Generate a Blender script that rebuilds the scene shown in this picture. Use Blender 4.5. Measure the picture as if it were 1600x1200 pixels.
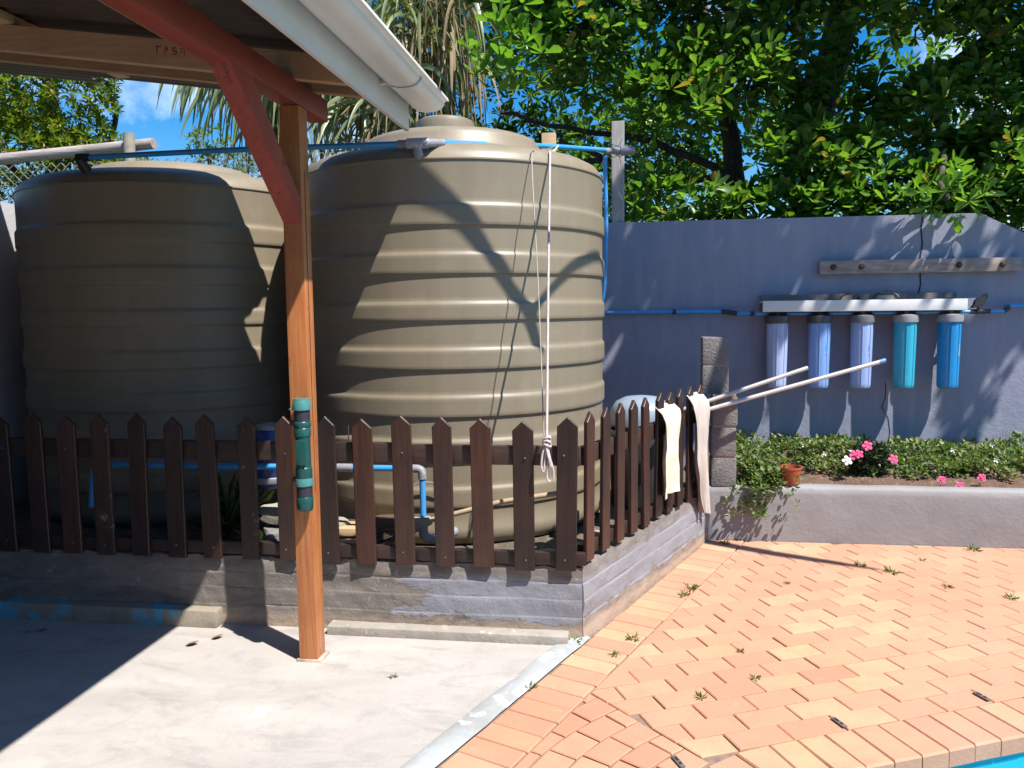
import bpy, bmesh, math, random
import numpy as np
from mathutils import Vector, Matrix, noise
from mathutils.geometry import tessellate_polygon
random.seed(7); rng = np.random.default_rng(7)
sc = bpy.context.scene
for o in list(bpy.data.objects): bpy.data.objects.remove(o)
COL = sc.collection
R = math.radians

# ------------------------------------------------------------------ camera, sky, sun, exposure
cam_d = bpy.data.cameras.new('camera'); cam = bpy.data.objects.new('camera', cam_d); COL.objects.link(cam)
P, YAW, ROLL = R(5.33), R(8.18), R(-.667)
fw = Vector((-math.sin(YAW)*math.cos(P), math.cos(YAW)*math.cos(P), -math.sin(P)))
rt0 = Vector((math.cos(YAW), math.sin(YAW), 0)); up0 = rt0.cross(fw)
rt = rt0*math.cos(ROLL)+up0*math.sin(ROLL); up = up0*math.cos(ROLL)-rt0*math.sin(ROLL)
mw = Matrix((rt, up, -fw)).transposed().to_4x4(); mw.translation = (0, 0, 1.52)
cam.matrix_world = mw
cam_d.sensor_width = 36; cam_d.lens = 36*1250/1600; cam_d.clip_start = .05; cam_d.clip_end = 2000
sc.camera = cam

SUN_EL = R(58.5); SUN_H = Vector((.824, -.566))
sun_v = Vector((SUN_H.x*math.cos(SUN_EL), SUN_H.y*math.cos(SUN_EL), math.sin(SUN_EL)))
w = bpy.data.worlds.new('World'); sc.world = w; w.use_nodes = True
nt = w.node_tree; nt.nodes.clear()
n_out = nt.nodes.new('ShaderNodeOutputWorld'); n_bg = nt.nodes.new('ShaderNodeBackground')
n_sky = nt.nodes.new('ShaderNodeTexSky'); n_sky.sky_type = 'NISHITA'; n_sky.sun_disc = False
n_sky.sun_elevation = SUN_EL; n_sky.sun_rotation = math.atan2(SUN_H.x, SUN_H.y)
n_sky.air_density = 1.0; n_sky.dust_density = .1; n_sky.ozone_density = 4.0
n_tc = nt.nodes.new('ShaderNodeTexCoord'); n_cl = nt.nodes.new('ShaderNodeTexNoise')
n_cl.inputs['Scale'].default_value = 3.2; n_cl.inputs['Detail'].default_value = 7; n_cl.inputs['Roughness'].default_value = .58
n_rp = nt.nodes.new('ShaderNodeValToRGB'); n_rp.color_ramp.elements[0].position = .54; n_rp.color_ramp.elements[1].position = .72
n_mx = nt.nodes.new('ShaderNodeMix'); n_mx.data_type = 'RGBA'; n_mx.inputs[7].default_value = (9.5, 10.5, 12, 1)
nt.links.new(n_tc.outputs['Generated'], n_cl.inputs['Vector']); nt.links.new(n_cl.outputs['Fac'], n_rp.inputs['Fac'])
n_hs = nt.nodes.new('ShaderNodeHueSaturation'); n_hs.inputs['Saturation'].default_value = 1.45; n_hs.inputs['Value'].default_value = 1.1
nt.links.new(n_rp.outputs['Color'], n_mx.inputs[0]); nt.links.new(n_sky.outputs['Color'], n_hs.inputs['Color']); nt.links.new(n_hs.outputs[0], n_mx.inputs[6])
nt.links.new(n_mx.outputs[2], n_bg.inputs['Color']); nt.links.new(n_bg.outputs[0], n_out.inputs[0])
n_bg.inputs['Strength'].default_value = .082
sun_d = bpy.data.lights.new('sun', 'SUN'); sun_d.energy = 5.0; sun_d.angle = R(.53); sun_d.color = (1, .95, .88)
sun = bpy.data.objects.new('sun', sun_d); COL.objects.link(sun); sun.rotation_euler = sun_v.to_track_quat('Z', 'Y').to_euler()
sc.view_settings.view_transform = 'Standard'; sc.view_settings.look = 'None'
sc.cycles.max_bounces = 6; sc.cycles.diffuse_bounces = 4; sc.cycles.glossy_bounces = 2; sc.cycles.transmission_bounces = 4; sc.cycles.caustics_reflective = False; sc.cycles.caustics_refractive = False
sc.view_settings.exposure = .88; sc.view_settings.gamma = 1.0; sc.view_settings.use_curve_mapping = False

# ------------------------------------------------------------------ materials
class NT:
    def __init__(s, name):
        s.m = bpy.data.materials.new(name); s.m.use_nodes = True; s.t = s.m.node_tree; s.t.nodes.clear()
        s.out = s.n('OutputMaterial'); s.p = s.n('BsdfPrincipled'); s.l(s.p.outputs[0], s.out.inputs[0])
    def n(s, k): return s.t.nodes.new('ShaderNode'+k)
    def l(s, a, b): s.t.links.new(a, b)
    def coords(s, stretch=(1, 1, 1), jitter=True):
        tc = s.n('TexCoord'); mp = s.n('Mapping'); mp.inputs['Scale'].default_value = stretch
        if jitter:
            oi = s.n('ObjectInfo'); m = s.n('Math'); m.operation = 'MULTIPLY'; m.inputs[1].default_value = 37.
            s.l(oi.outputs['Random'], m.inputs[0]); ad = s.n('VectorMath'); ad.operation = 'ADD'
            s.l(tc.outputs['Object'], ad.inputs[0]); s.l(m.outputs[0], ad.inputs[1]); s.l(ad.outputs[0], mp.inputs['Vector'])
        else: s.l(tc.outputs['Object'], mp.inputs['Vector'])
        return mp.outputs[0]
    def noise(s, vec, scale, detail=5, rough=.55, dist=0):
        n = s.n('TexNoise'); n.inputs['Scale'].default_value = scale; n.inputs['Detail'].default_value = detail
        n.inputs['Roughness'].default_value = rough; n.inputs['Distortion'].default_value = dist
        s.l(vec, n.inputs['Vector']); return n.outputs['Fac']
    def ramp(s, fac, *st):
        r = s.n('ValToRGB'); e = r.color_ramp.elements
        while len(e) < len(st): e.new(.5)
        for i, (p, c) in enumerate(st):
            e[i].position = p; e[i].color = (c, c, c, 1) if isinstance(c, (int, float)) else (*c, 1)
        s.l(fac, r.inputs['Fac']); return r.outputs['Color']
    def mix(s, fac, a, b, mode='MIX'):
        m = s.n('Mix'); m.data_type = 'RGBA'; m.blend_type = mode
        for sock, v in ((m.inputs[0], fac), (m.inputs[6], a), (m.inputs[7], b)):
            if isinstance(v, bpy.types.NodeSocket): s.l(v, sock)
            elif isinstance(v, (int, float)): sock.default_value = v
            else: sock.default_value = (*v, 1)
        return m.outputs[2]
    def math(s, op, a, b):
        m = s.n('Math'); m.operation = op
        for i, v in enumerate((a, b)):
            if isinstance(v, bpy.types.NodeSocket): s.l(v, m.inputs[i])
            else: m.inputs[i].default_value = v
        return m.outputs[0]
    def col(s, c):
        if isinstance(c, bpy.types.NodeSocket): s.l(c, s.p.inputs['Base Color'])
        else: s.p.inputs['Base Color'].default_value = (*c, 1)
    def rough(s, r):
        if isinstance(r, bpy.types.NodeSocket): s.l(r, s.p.inputs['Roughness'])
        else: s.p.inputs['Roughness'].default_value = r
    def bump(s, h, strength, dist=.01):
        b = s.n('Bump'); b.inputs['Strength'].default_value = strength; b.inputs['Distance'].default_value = dist
        s.l(h, b.inputs['Height']); s.l(b.outputs[0], s.p.inputs['Normal'])
    def pos(s):
        g = s.n('NewGeometry'); x = s.n('SeparateXYZ'); s.l(g.outputs['Position'], x.inputs[0]); return x.outputs
    def rand(s, island=False):
        if island: return s.n('NewGeometry').outputs['Random Per Island']
        return s.n('ObjectInfo').outputs['Random']
MATS = {}
def simple(name, c1, c2=None, scale=6, rough=.6, bump=0, bscale=60, stretch=(1, 1, 1), metal=0, var=0, speck=None, spec=.5, bdist=.004, sss=None):
    if name in MATS: return MATS[name]
    t = NT(name); v = t.coords(stretch)
    c2 = c2 or tuple(x*.78 for x in c1)
    f = t.ramp(t.noise(v, scale, 7, .6), (.3, 0.), (.7, 1.)); c = t.mix(f, c1, c2)
    if speck:
        sf = t.ramp(t.noise(v, speck[1], 4, .6), (speck[2], 0.), (speck[2]+.06, 1.)); c = t.mix(sf, c, speck[0])
    if var:
        r = t.ramp(t.rand(), (0, 1-var), (1, 1+var*.5)); c = t.mix(1., c, r, 'MULTIPLY')
    t.col(c); t.rough(rough); t.p.inputs['Metallic'].default_value = metal; t.p.inputs['Specular IOR Level'].default_value = spec
    if bump: t.bump(t.noise(v, bscale, 5, .6), bump, bdist)
    MATS[name] = t.m; return t.m
def wood(name, c1, c2, c3, axis='z', rough=.55, worn=None, bump=.35, spots=None, tint=None):
    if name in MATS: return MATS[name]
    t = NT(name); k = {'x': (1.2, 22, 22), 'y': (22, 1.2, 22), 'z': (22, 22, 1.2)}[axis]
    v = t.coords(k); g = t.noise(v, 1.6, 8, .66, 1.4); v2 = t.coords()
    c = t.mix(t.ramp(g, (.40, 0.), (.60, 1.)), c1, c2)
    c = t.mix(t.ramp(t.noise(v2, 5, 4), (.45, 0.), (.75, .8)), c, c3)
    c = t.mix(t.ramp(t.noise(v, .8, 6, .7, .9), (.56, 0.), (.64, .55)), c, c3)
    if worn:
        c = t.mix(t.ramp(t.noise(v, 2.6, 8, .75), (.62, 0.), (.74, .75)), c, worn)
    if spots:
        c = t.mix(t.ramp(t.noise(v2, 14, 4, .7), (.62, 0.), (.7, .85)), c, spots)
    r = t.ramp(t.rand(), (0, .65), (1, 1.4)) if not tint else t.ramp(t.rand(), (0, tint[0]), (.5, tint[1]), (1, tint[2])); c = t.mix(1., c, r, 'MULTIPLY')
    t.col(c); t.rough(rough); t.bump(g, bump, .004); MATS[name] = t.m; return t.m

M_tank = NT('tank_plastic'); v = M_tank.coords(); vs = M_tank.coords((9, 9, .5))
c = M_tank.mix(M_tank.ramp(M_tank.noise(vs, 1.3, 6), (.3, 0.), (.75, 1.)), (.232, .194, .136), (.205, .17, .118))
c = M_tank.mix(M_tank.ramp(M_tank.noise(v, 7, 8, .7), (.55, 0.), (.8, .45)), c, (.30, .27, .215))
c = M_tank.mix(M_tank.ramp(M_tank.noise(M_tank.coords((14, 14, .35)), 1.1, 7, .7), (.56, 0.), (.78, .38)), c, (.155, .13, .095)); M_tank.col(c); M_tank.rough(.46); M_tank.bump(M_tank.noise(v, 14, 3), .06, .01); M_tank = M_tank.m

M_wall = NT('wall_paint'); v = M_wall.coords(jitter=False); vs = M_wall.coords((5, 5, .6), False)
c = M_wall.mix(M_wall.ramp(M_wall.noise(v, 2.2, 7, .62), (.3, 0.), (.7, 1.)), (.205, .222, .305), (.255, .265, .335))
c = M_wall.mix(M_wall.ramp(M_wall.noise(vs, 2.4, 7, .65), (.48, 0.), (.75, .5)), c, (.33, .335, .39))
c = M_wall.mix(M_wall.ramp(M_wall.noise(v, 42, 3, .6), (.70, 0.), (.74, .5)), c, (.4, .4, .42))
M_wall.col(c); M_wall.rough(.72)
M_wall.bump(M_wall.math('ADD', M_wall.noise(v, 9, 6, .65), M_wall.math('MULTIPLY', M_wall.noise(v, 60, 5), .3)), .5, .012); M_wall = M_wall.m

M_plant = NT('planter_paint'); v = M_plant.coords(jitter=False)
c = M_plant.mix(M_plant.ramp(M_plant.noise(v, 3, 7, .62), (.3, 0.), (.7, 1.)), (.275, .268, .272), (.235, .228, .232))
c = M_plant.mix(M_plant.ramp(M_plant.noise(v, 26, 5, .6), (.68, 0.), (.74, .5)), c, (.09, .085, .085))
M_plant.col(c); M_plant.rough(.78); M_plant.bump(M_plant.math('ADD', M_plant.noise(v, 11, 6, .7), M_plant.math('MULTIPLY', M_plant.noise(v, 55, 4), .3)), .38, .012); M_plant = M_plant.m

def plinth_mat(name, x_edge, paint, soft=.35):
    t = NT(name); v = t.coords(jitter=False); vs = t.coords((1, 1, 3.5), False); p = t.pos()
    cem = t.mix(t.ramp(t.noise(vs, 5, 8, .68), (.32, 0.), (.68, 1.)), (.21, .185, .165), (.14, .125, .11))
    cem = t.mix(t.ramp(t.noise(v, 38, 4, .6), (.66, 0.), (.72, .8)), cem, (.36, .33, .29))
    low = t.math('MULTIPLY', t.math('SUBTRACT', .14, p[2]), 7.)
    lowm = t.ramp(t.math('ADD', low, t.math('SUBTRACT', t.noise(vs, 9, 7, .7), .5)), (.35, 0.), (.75, .8))
    cem = t.mix(lowm, cem, (.42, .31, .23))
    cem = t.mix(t.ramp(t.noise(vs, 2.2, 8, .7, .8), (.5, 0.), (.68, .7)), cem, (.075, .065, .058))
    cem = t.mix(t.ramp(t.noise(v, 13, 7, .72), (.6, 0.), (.68, .7)), cem, (.33, .30, .27))
    side = t.math('DIVIDE', t.math('SUBTRACT', p[0], x_edge), soft)
    msk = t.ramp(t.math('ADD', side, t.math('MULTIPLY', t.math('SUBTRACT', t.noise(vs, 4.5, 8, .66), .5), 4.)), (.3, 0.), (.5, 1.))
    hi = t.ramp(t.math('ADD', p[2], t.math('MULTIPLY', t.noise(v, 11, 5), .09)), (.30, 1.), (.34, 0.))
    lo = t.ramp(t.math('SUBTRACT', p[2], t.math('MULTIPLY', t.noise(v, 8, 6, .65), .16)), (-.05, 0.), (.0, 1.))
    msk = t.mix(1., t.mix(1., msk, hi, 'MULTIPLY'), lo, 'MULTIPLY')
    pc = t.mix(t.noise(v, 8, 4), paint, tuple(x*.8 for x in paint))
    c = t.mix(msk, cem, pc); t.col(c); t.rough(.82)
    t.bump(t.math('ADD', t.noise(v, 30, 7, .7), t.math('MULTIPLY', msk, .25)), .55, .010); return t.m
M_plinth = plinth_mat('plinth_cement', -1.15, (.245, .25, .285)); M_plinth2 = plinth_mat('plinth_side_paint', -6.2, (.265, .265, .29))

M_slab = NT('concrete_slab'); v = M_slab.coords(jitter=False); vd = M_slab.coords((.8, 2.0, 1), False)
c = M_slab.mix(M_slab.ramp(M_slab.noise(vd, 1.5, 8, .62, .4), (.34, 0.), (.66, 1.)), (.34, .315, .295), (.42, .39, .365))
c = M_slab.mix(M_slab.ramp(M_slab.noise(v, 5.5, 9, .72), (.52, 0.), (.74, .75)), c, (.27, .255, .24))
c = M_slab.mix(M_slab.ramp(M_slab.noise(vd, 2.4, 8, .7, 1.2), (.52, 0.), (.68, .6)), c, (.235, .22, .205))
c = M_slab.mix(M_slab.ramp(M_slab.noise(v, 70, 4, .6), (.70, 0.), (.74, .6)), c, (.22, .2, .18))
c = M_slab.mix(M_slab.ramp(M_slab.noise(v, 3.1, 3, .5), (.70, 0.), (.73, .3)), c, (.35, .48, .58))
M_slab.col(c); M_slab.rough(.85); M_slab.bump(M_slab.math('ADD', M_slab.noise(v, 6, 7, .7), M_slab.math('MULTIPLY', M_slab.noise(v, 90, 4), .25)), .45, .012); M_slab = M_slab.m

def brick_mat(name, island):
    t = NT(name); v = t.coords(jitter=False); g = t.n('NewGeometry'); vw = t.n('VectorMath'); vw.operation = 'ADD'; t.l(g.outputs['Position'], vw.inputs[0]); v = vw.outputs[0]
    r = t.rand(island)
    c = t.ramp(r, (0, (.47, .215, .13)), (.22, (.50, .26, .155)), (.45, (.475, .22, .135)), (.62, (.50, .265, .16)), (.8, (.51, .315, .175)), (1, (.46, .205, .125)))
    c = t.mix(t.ramp(t.noise(v, 7, 7, .65), (.42, 0.), (.7, .55)), c, (.42, .20, .13))
    c = t.mix(t.ramp(t.noise(v, 16, 6, .7), (.58, 0.), (.75, .5)), c, (.50, .33, .21))
    c = t.mix(t.ramp(t.noise(v, 2.3, 8, .72), (.66, 0.), (.72, .75)), c, (.58, .50, .43))
    c = t.mix(t.ramp(t.noise(v, 120, 3, .6), (.68, 0.), (.73, .5)), c, (.22, .10, .06))
    c = t.mix(t.ramp(t.noise(v, 1.1, 6, .6), (.45, 0.), (.75, .16)), c, (.52, .43, .36))
    t.col(c); t.rough(.85); t.bump(t.noise(v, 85, 5, .6), .45, .004); return t.m
M_brick = brick_mat('paving_brick', False); M_brick_s = brick_mat('paving_brick_far', True)

M_picket = wood('picket_stain', (.040, .021, .016), (.024, .014, .012), (.014, .011, .012), 'z', .42, (.075, .05, .042), .55, (.03, .02, .018), ((.6, .62, .72), (1.15, .95, .85), (2.0, 1.35, 1.05)))
M_picket_worn = wood('picket_stain_worn', (.075, .035, .022), (.04, .02, .014), (.02, .014, .012), 'z', .6, (.30, .22, .15), .6, (.34, .26, .17))
M_rail = wood('rail_stain', (.048, .024, .018), (.03, .017, .014), (.02, .013, .011), 'x', .55, (.11, .07, .05), .5)
M_post = wood('post_wood', (.47, .185, .062), (.36, .125, .04), (.33, .095, .033), 'z', .42, (.19, .058, .023), .35, (.22, .07, .028))
M_red = wood('red_stain_y', (.36, .066, .04), (.29, .05, .032), (.25, .042, .03), 'y', .5, (.17, .034, .025), .3)
M_redz = wood('red_stain_z', (.38, .07, .042), (.30, .052, .034), (.27, .044, .03), 'z', .5, (.19, .036, .026), .35, (.045, .02, .018))
M_raft = wood('rafter_pine', (.46, .285, .165), (.38, .225, .125), (.36, .20, .11), 'x', .6, (.16, .08, .04), .3)
M_purlin = wood('purlin_pine', (.46, .30, .16), (.38, .24, .125), (.36, .21, .11), 'y', .6, (.16, .09, .045), .3)
M_greywood = wood('weathered_wood', (.30, .26, .235), (.20, .165, .15), (.15, .115, .10), 'x', .85, (.42, .38, .33), .7)
M_greywoodz = wood('weathered_wood_z', (.40, .38, .36), (.28, .26, .25), (.22, .2, .19), 'z', .85, (.5, .48, .45), .6)
M_tanwood = wood('tan_board', (.42, .30, .17), (.36, .25, .14), (.33, .23, .13), 'x', .6, (.28, .19, .1), .2)
M_pole = simple('aluminium_pole', (.62, .58, .55), (.5, .46, .43), 20, .35, metal=.35)
M_white = simple('white_paint_metal', (.70, .71, .71), (.60, .60, .58), 3, .4, .1, 30, speck=((.5, .42, .33), 9, .72))
M_gutter = simple('white_gutter_plastic', (.74, .73, .70), (.66, .64, .59), 4, .3, speck=((.55, .45, .36), 7, .73))
M_iron = simple('corrugated_iron', (.085, .058, .042), (.045, .032, .026), 5, .6, .3, 40, stretch=(1, 6, 1), speck=((.14, .10, .07), 11, .66))
M_pipe = simple('blue_pipe_plastic', (.045, .27, .66), (.06, .32, .70), 5, .32, speck=((.3, .45, .6), 26, .72))
M_grey = simple('grey_pipe_fitting', (.20, .20, .235), (.27, .27, .30), 30, .5, .3, 60, speck=((.55, .54, .54), 30, .62))
M_black = simple('black_plastic', (.018, .018, .02), (.03, .03, .03), 20, .45)
M_steel = simple('dull_steel', (.3, .29, .28), (.2, .19, .18), 40, .45, metal=.6)
M_bolt = simple('rusty_bolt', (.045, .028, .022), (.08, .04, .025), 50, .7, .4)
M_block = simple('cement_block', (.215, .20, .195), (.15, .14, .138), 8, .9, 1., 70, speck=((.31, .29, .28), 45, .62), bdist=.008)
M_mortar = simple('mortar', (.38, .29, .24), (.28, .22, .19), 20, .9, 1., 50)
M_soil = simple('garden_soil', (.155, .092, .06), (.095, .055, .038), 14, .95, 1., 40, speck=((.25, .165, .115), 30, .6), bdist=.02)
M_dirt = simple('tank_pad_soil', (.15, .12, .085), (.09, .075, .05), 9, .95, 1., 40, speck=((.28, .24, .18), 26, .62), bdist=.02)
M_sand = simple('joint_sand', (.27, .19, .14), (.15, .11, .085), 30, .95, .8, 120)
M_strip = simple('painted_concrete_edge', (.40, .43, .44), (.28, .285, .28), 5, .8, .6, 40, speck=((.56, .57, .56), 8, .6))
M_kerb = simple('concrete_kerb', (.36, .33, .29), (.25, .225, .195), 7, .85, .8, 50, speck=((.5, .40, .32), 12, .6))
M_ledge = simple('turquoise_worn_ledge', (.30, .26, .20), (.2, .17, .13), 7, .85, .8, 50, speck=((.10, .34, .46), 3.4, .52))
M_grass = simple('lawn', (.05, .09, .022), (.09, .10, .035), 4, .95, .6, 60)
M_terra = simple('terracotta_plastic', (.36, .085, .035), (.30, .07, .03), 9, .5, .1, 30)
M_cloth1 = simple('cream_cloth', (.70, .63, .50), (.62, .55, .43), 7, .9, .4, 150)
M_cloth2 = simple('beige_cloth', (.50, .445, .40), (.43, .38, .34), 7, .9, .4, 150)
M_rope = simple('grey_pink_rope', (.60, .52, .50), (.42, .36, .35), 60, .85, .8, 160)
M_drum = simple('blue_grey_drum', (.26, .32, .40), (.2, .25, .32), 6, .35)
M_tgreen = simple('dark_green_plastic', (.008, .06, .055), (.011, .075, .068), 14, .32)
M_tlight = simple('pale_green_plastic', (.045, .17, .165), (.06, .20, .19), 14, .3)
M_tblack = simple('navy_rubber', (.02, .022, .035), (.03, .03, .045), 30, .5)
M_tile = simple('turquoise_pool_wall', (.05, .42, .55), (.08, .5, .6), 8, .3)
M_bristle = simple('broom_bristle', (.16, .105, .075), (.09, .06, .045), 40, .8)
M_bamboo = simple('cane', (.46, .34, .22), (.36, .26, .17), 30, .6)
M_stone = simple('pale_stone', (.36, .33, .27), (.24, .21, .17), 12, .9, .8, 50)
M_brokenbrick = simple('broken_brick', (.30, .16, .10), (.22, .12, .08), 12, .9, .8, 50)
M_dryleaf = simple('dry_leaf', (.30, .20, .10), (.2, .12, .06), 20, .8)
M_bark = simple('bark', (.075, .058, .045), (.04, .03, .025), 12, .9, 1., 30, stretch=(1, 1, .3), speck=((.17, .145, .12), 16, .62), bdist=.02)
M_bluebucket = simple('dark_blue_plastic', (.02, .05, .20), (.015, .04, .15), 10, .4)
M_lime = simple('lime_ball', (.28, .62, .04), (.22, .5, .03), 10, .5)
M_wire = simple('galvanised_wire', (.34, .32, .30), (.24, .2, .17), 30, .6, metal=.3)

def leaf_mat(name, a, b, c3, trans, rough=.38, dry=None):
    t = NT(name); r = t.rand(True)
    st = [(0, a), (.5, b), (1, c3)]
    c = t.ramp(r, *st)
    if dry: c = t.mix(t.ramp(r, (.955, 0.), (.96, 1.)), c, dry)
    t.col(c); t.rough(rough); t.p.inputs['Specular IOR Level'].default_value = .5
    tr = t.n('BsdfTranslucent'); tc = t.mix(1., c, (1.5, 1.7, .5), 'MULTIPLY'); t.l(tc, tr.inputs['Color'])
    mx = t.n('MixShader'); mx.inputs[0].default_value = trans; t.l(t.p.outputs[0], mx.inputs[1]); t.l(tr.outputs[0], mx.inputs[2]); t.l(mx.outputs[0], t.out.inputs[0])
    return t.m
M_leaf = leaf_mat('broad_leaf', (.05, .115, .028), (.09, .185, .036), (.175, .285, .055), .48, .34, (.25, .17, .05))
M_leafobj = leaf_mat('broad_leaf_near', (.10, .22, .035), (.13, .26, .04), (.17, .30, .05), .4, .32)
M_leaf2 = leaf_mat('small_leaf_yellow_green', (.075, .135, .016), (.14, .20, .022), (.24, .26, .034), .4, .4, (.35, .18, .06))
M_leaf3 = leaf_mat('shrub_leaf', (.03, .075, .02), (.045, .10, .024), (.07, .13, .03), .3)
M_cover = leaf_mat('ground_cover_leaf', (.085, .14, .04), (.14, .20, .06), (.22, .27, .10), .25, .55, (.30, .22, .13))
M_strap = leaf_mat('strap_leaf', (.13, .175, .08), (.19, .23, .115), (.27, .29, .15), .25, .4)
M_dry = leaf_mat('dry_strap', (.22, .155, .085), (.33, .25, .14), (.22, .24, .09), .2, .7)
M_darkleaf = leaf_mat('dark_bronze_leaf', (.02, .035, .022), (.03, .05, .03), (.05, .075, .035), .15)
M_weed = leaf_mat('weed_leaf', (.075, .12, .03), (.11, .155, .04), (.15, .18, .06), .25, .6)
M_pink = simple('pink_petal', (.75, .06, .20), (.8, .12, .28), 30, .6)
M_petal = simple('white_petal', (.85, .82, .74), (.8, .75, .62), 30, .6)

# ------------------------------------------------------------------ mesh helpers
class MB:
    def __init__(s): s.v = []; s.f = []
    def add(s, vs, fs):
        k = len(s.v); s.v += [tuple(x) for x in vs]; s.f += [tuple(i+k for i in f) for f in fs]; return s
    def box(s, a, b, ch=0, m=None):
        x0, y0, z0 = a; x1, y1, z1 = b
        if ch <= 0:
            vs = [(x, y, z) for z in (z0, z1) for y in (y0, y1) for x in (x0, x1)]
            fs = [(0, 2, 3, 1), (4, 5, 7, 6), (0, 1, 5, 4), (2, 6, 7, 3), (0, 4, 6, 2), (1, 3, 7, 5)]
        else:
            bm = bmesh.new(); bmesh.ops.create_cube(bm, size=1)
            for q in bm.verts: q.co = Vector(((x0+x1)/2+q.co.x*(x1-x0), (y0+y1)/2+q.co.y*(y1-y0), (z0+z1)/2+q.co.z*(z1-z0)))
            bmesh.ops.bevel(bm, geom=bm.edges[:], offset=ch, segments=2, profile=.6, affect='EDGES')
            vs = [q.co.copy() for q in bm.verts]; fs = [tuple(q.index for q in f.verts) for f in bm.faces]; bm.free()
        if m is not None: vs = [m @ Vector(q) for q in vs]
        return s.add(vs, fs)
    def tube(s, pts, r, n=10, cap=True):
        pts = [Vector(p) for p in pts]; rs = r if isinstance(r, (list, tuple)) else [r]*len(pts)
        vs = []; fs = []; prev = None
        for i, p in enumerate(pts):
            d = (pts[min(i+1, len(pts)-1)]-pts[max(i-1, 0)]).normalized()
            if prev is None: a = d.orthogonal().normalized()
            else: a = (prev-d*prev.dot(d)); a = a.normalized() if a.length > 1e-6 else d.orthogonal().normalized()
            prev = a; b = d.cross(a)
            for k in range(n):
                t = 2*math.pi*k/n; vs.append(p+(a*math.cos(t)+b*math.sin(t))*rs[i])
        for i in range(len(pts)-1):
            for k in range(n):
                fs.append((i*n+k, i*n+(k+1) % n, (i+1)*n+(k+1) % n, (i+1)*n+k))
        if cap: fs += [tuple(range(n-1, -1, -1)), tuple(range((len(pts)-1)*n, len(pts)*n))]
        return s.add(vs, fs)
    def lathe(s, prof, c=(0, 0, 0), n=48, m=None):
        vs = []; fs = []
        for r_, z in prof:
            for k in range(n):
                t = 2*math.pi*k/n; vs.append(Vector((c[0]+r_*math.cos(t), c[1]+r_*math.sin(t), c[2]+z)))
        for i in range(len(prof)-1):
            for k in range(n): fs.append((i*n+k, i*n+(k+1) % n, (i+1)*n+(k+1) % n, (i+1)*n+k))
        if m is not None: vs = [m @ q for q in vs]
        return s.add(vs, fs)
    def prism(s, poly, z0, z1, ch=0):
        n = len(poly); c = sum((Vector(p) for p in poly), Vector((0, 0)))/n
        if ch <= 0:
            vs = [(x, y, z0) for x, y in poly]+[(x, y, z1) for x, y in poly]
            fs = [tuple(range(n-1, -1, -1)), tuple(range(n, 2*n))]+[(i, (i+1) % n, n+(i+1) % n, n+i) for i in range(n)]
        else:
            ins = []
            for p in poly:
                q = Vector(p); d = c-q; ins.append(q+d*min(.45, ch*1.5/max(d.length, 1e-4)))
            vs = [(x, y, z0) for x, y in poly]+[(x, y, z1-ch) for x, y in poly]+[(q.x, q.y, z1) for q in ins]
            fs = [tuple(range(2*n, 3*n))]+[(i, (i+1) % n, n+(i+1) % n, n+i) for i in range(n)]+[(n+i, n+(i+1) % n, 2*n+(i+1) % n, 2*n+i) for i in range(n)]
        return s.add(vs, fs)
def link(o, parent=None):
    COL.objects.link(o)
    if parent is not None:
        o.parent = parent
        if parent.type == 'EMPTY': o.matrix_parent_inverse = Matrix.Translation(-parent.location)
    return o
def mesh(name, vs, fs, mat, smooth=None):
    me = bpy.data.meshes.new(name); me.from_pydata([tuple(v) for v in vs], [], fs); me.update()
    if smooth is not None:
        me.polygons.foreach_set('use_smooth', [True]*len(me.polygons)); me.set_sharp_from_angle(angle=R(smooth))
    me.materials.append(mat); return me
def build(name, mb, mat, parent=None, smooth=35):
    return link(bpy.data.objects.new(name, mesh(name, mb.v, mb.f, mat, smooth)), parent)
def empty(name, loc):
    e = bpy.data.objects.new(name, None); e.location = Vector(loc); e.empty_display_size = .1; COL.objects.link(e); return e
def tag(o, label, cat, group=None):
    o['label'] = label; o['category'] = cat
    if group: o['group'] = group
    return o
def struct(o): o['kind'] = 'structure'; return o
def stuff(o): o['kind'] = 'stuff'; return o
def nz(p, s): return noise.noise(Vector(p)*s)
def flat_holes(name, outer, hole, z, mat):
    polys = [[Vector((*p, 0)) for p in outer], [Vector((*p, 0)) for p in hole]]
    tris = tessellate_polygon(polys); vs = [(p.x, p.y, z) for q in polys for p in q]
    fs = []
    for t in tris:
        a, b, c_ = (Vector(vs[i]) for i in t)
        fs.append(tuple(t) if (b-a).cross(c_-a).z > 0 else tuple(reversed(t)))
    return link(bpy.data.objects.new(name, mesh(name, vs, fs, mat)))

# ------------------------------------------------------------------ ground layout frame of pool and paving
A0 = R(24.5); U = Vector((math.cos(A0), math.sin(A0))); V = Vector((math.sin(A0), -math.cos(A0))); Q = Vector((.49, 2.753))
def uv(u, v): return Q+U*u+V*v
E0 = Vector((-.17, 3.575)); ED = Vector((math.cos(R(67.5)), math.sin(R(67.5)))); EN = Vector((ED.y, -ED.x))
def ed(s, n): return E0+ED*s+EN*n
YP = 5.266                                     # planter face
def pool_line(off, n=10):
    r = .75-off; pts = [uv(6, off)]
    pts += [uv(0, .75)+(-V*math.cos(t)-U*math.sin(t))*r for t in [math.pi/2*i/n for i in range(n+1)]]
    pts += [uv(-.75+off, 6), uv(6, 6)]
    return pts
PL = pool_line(.2)
struct(flat_holes('ground', [(-400, -400), (400, -400), (400, 400), (-400, 400)], [tuple(p) for p in PL], -.05, M_grass))
m = MB(); n = len(PL)
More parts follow.
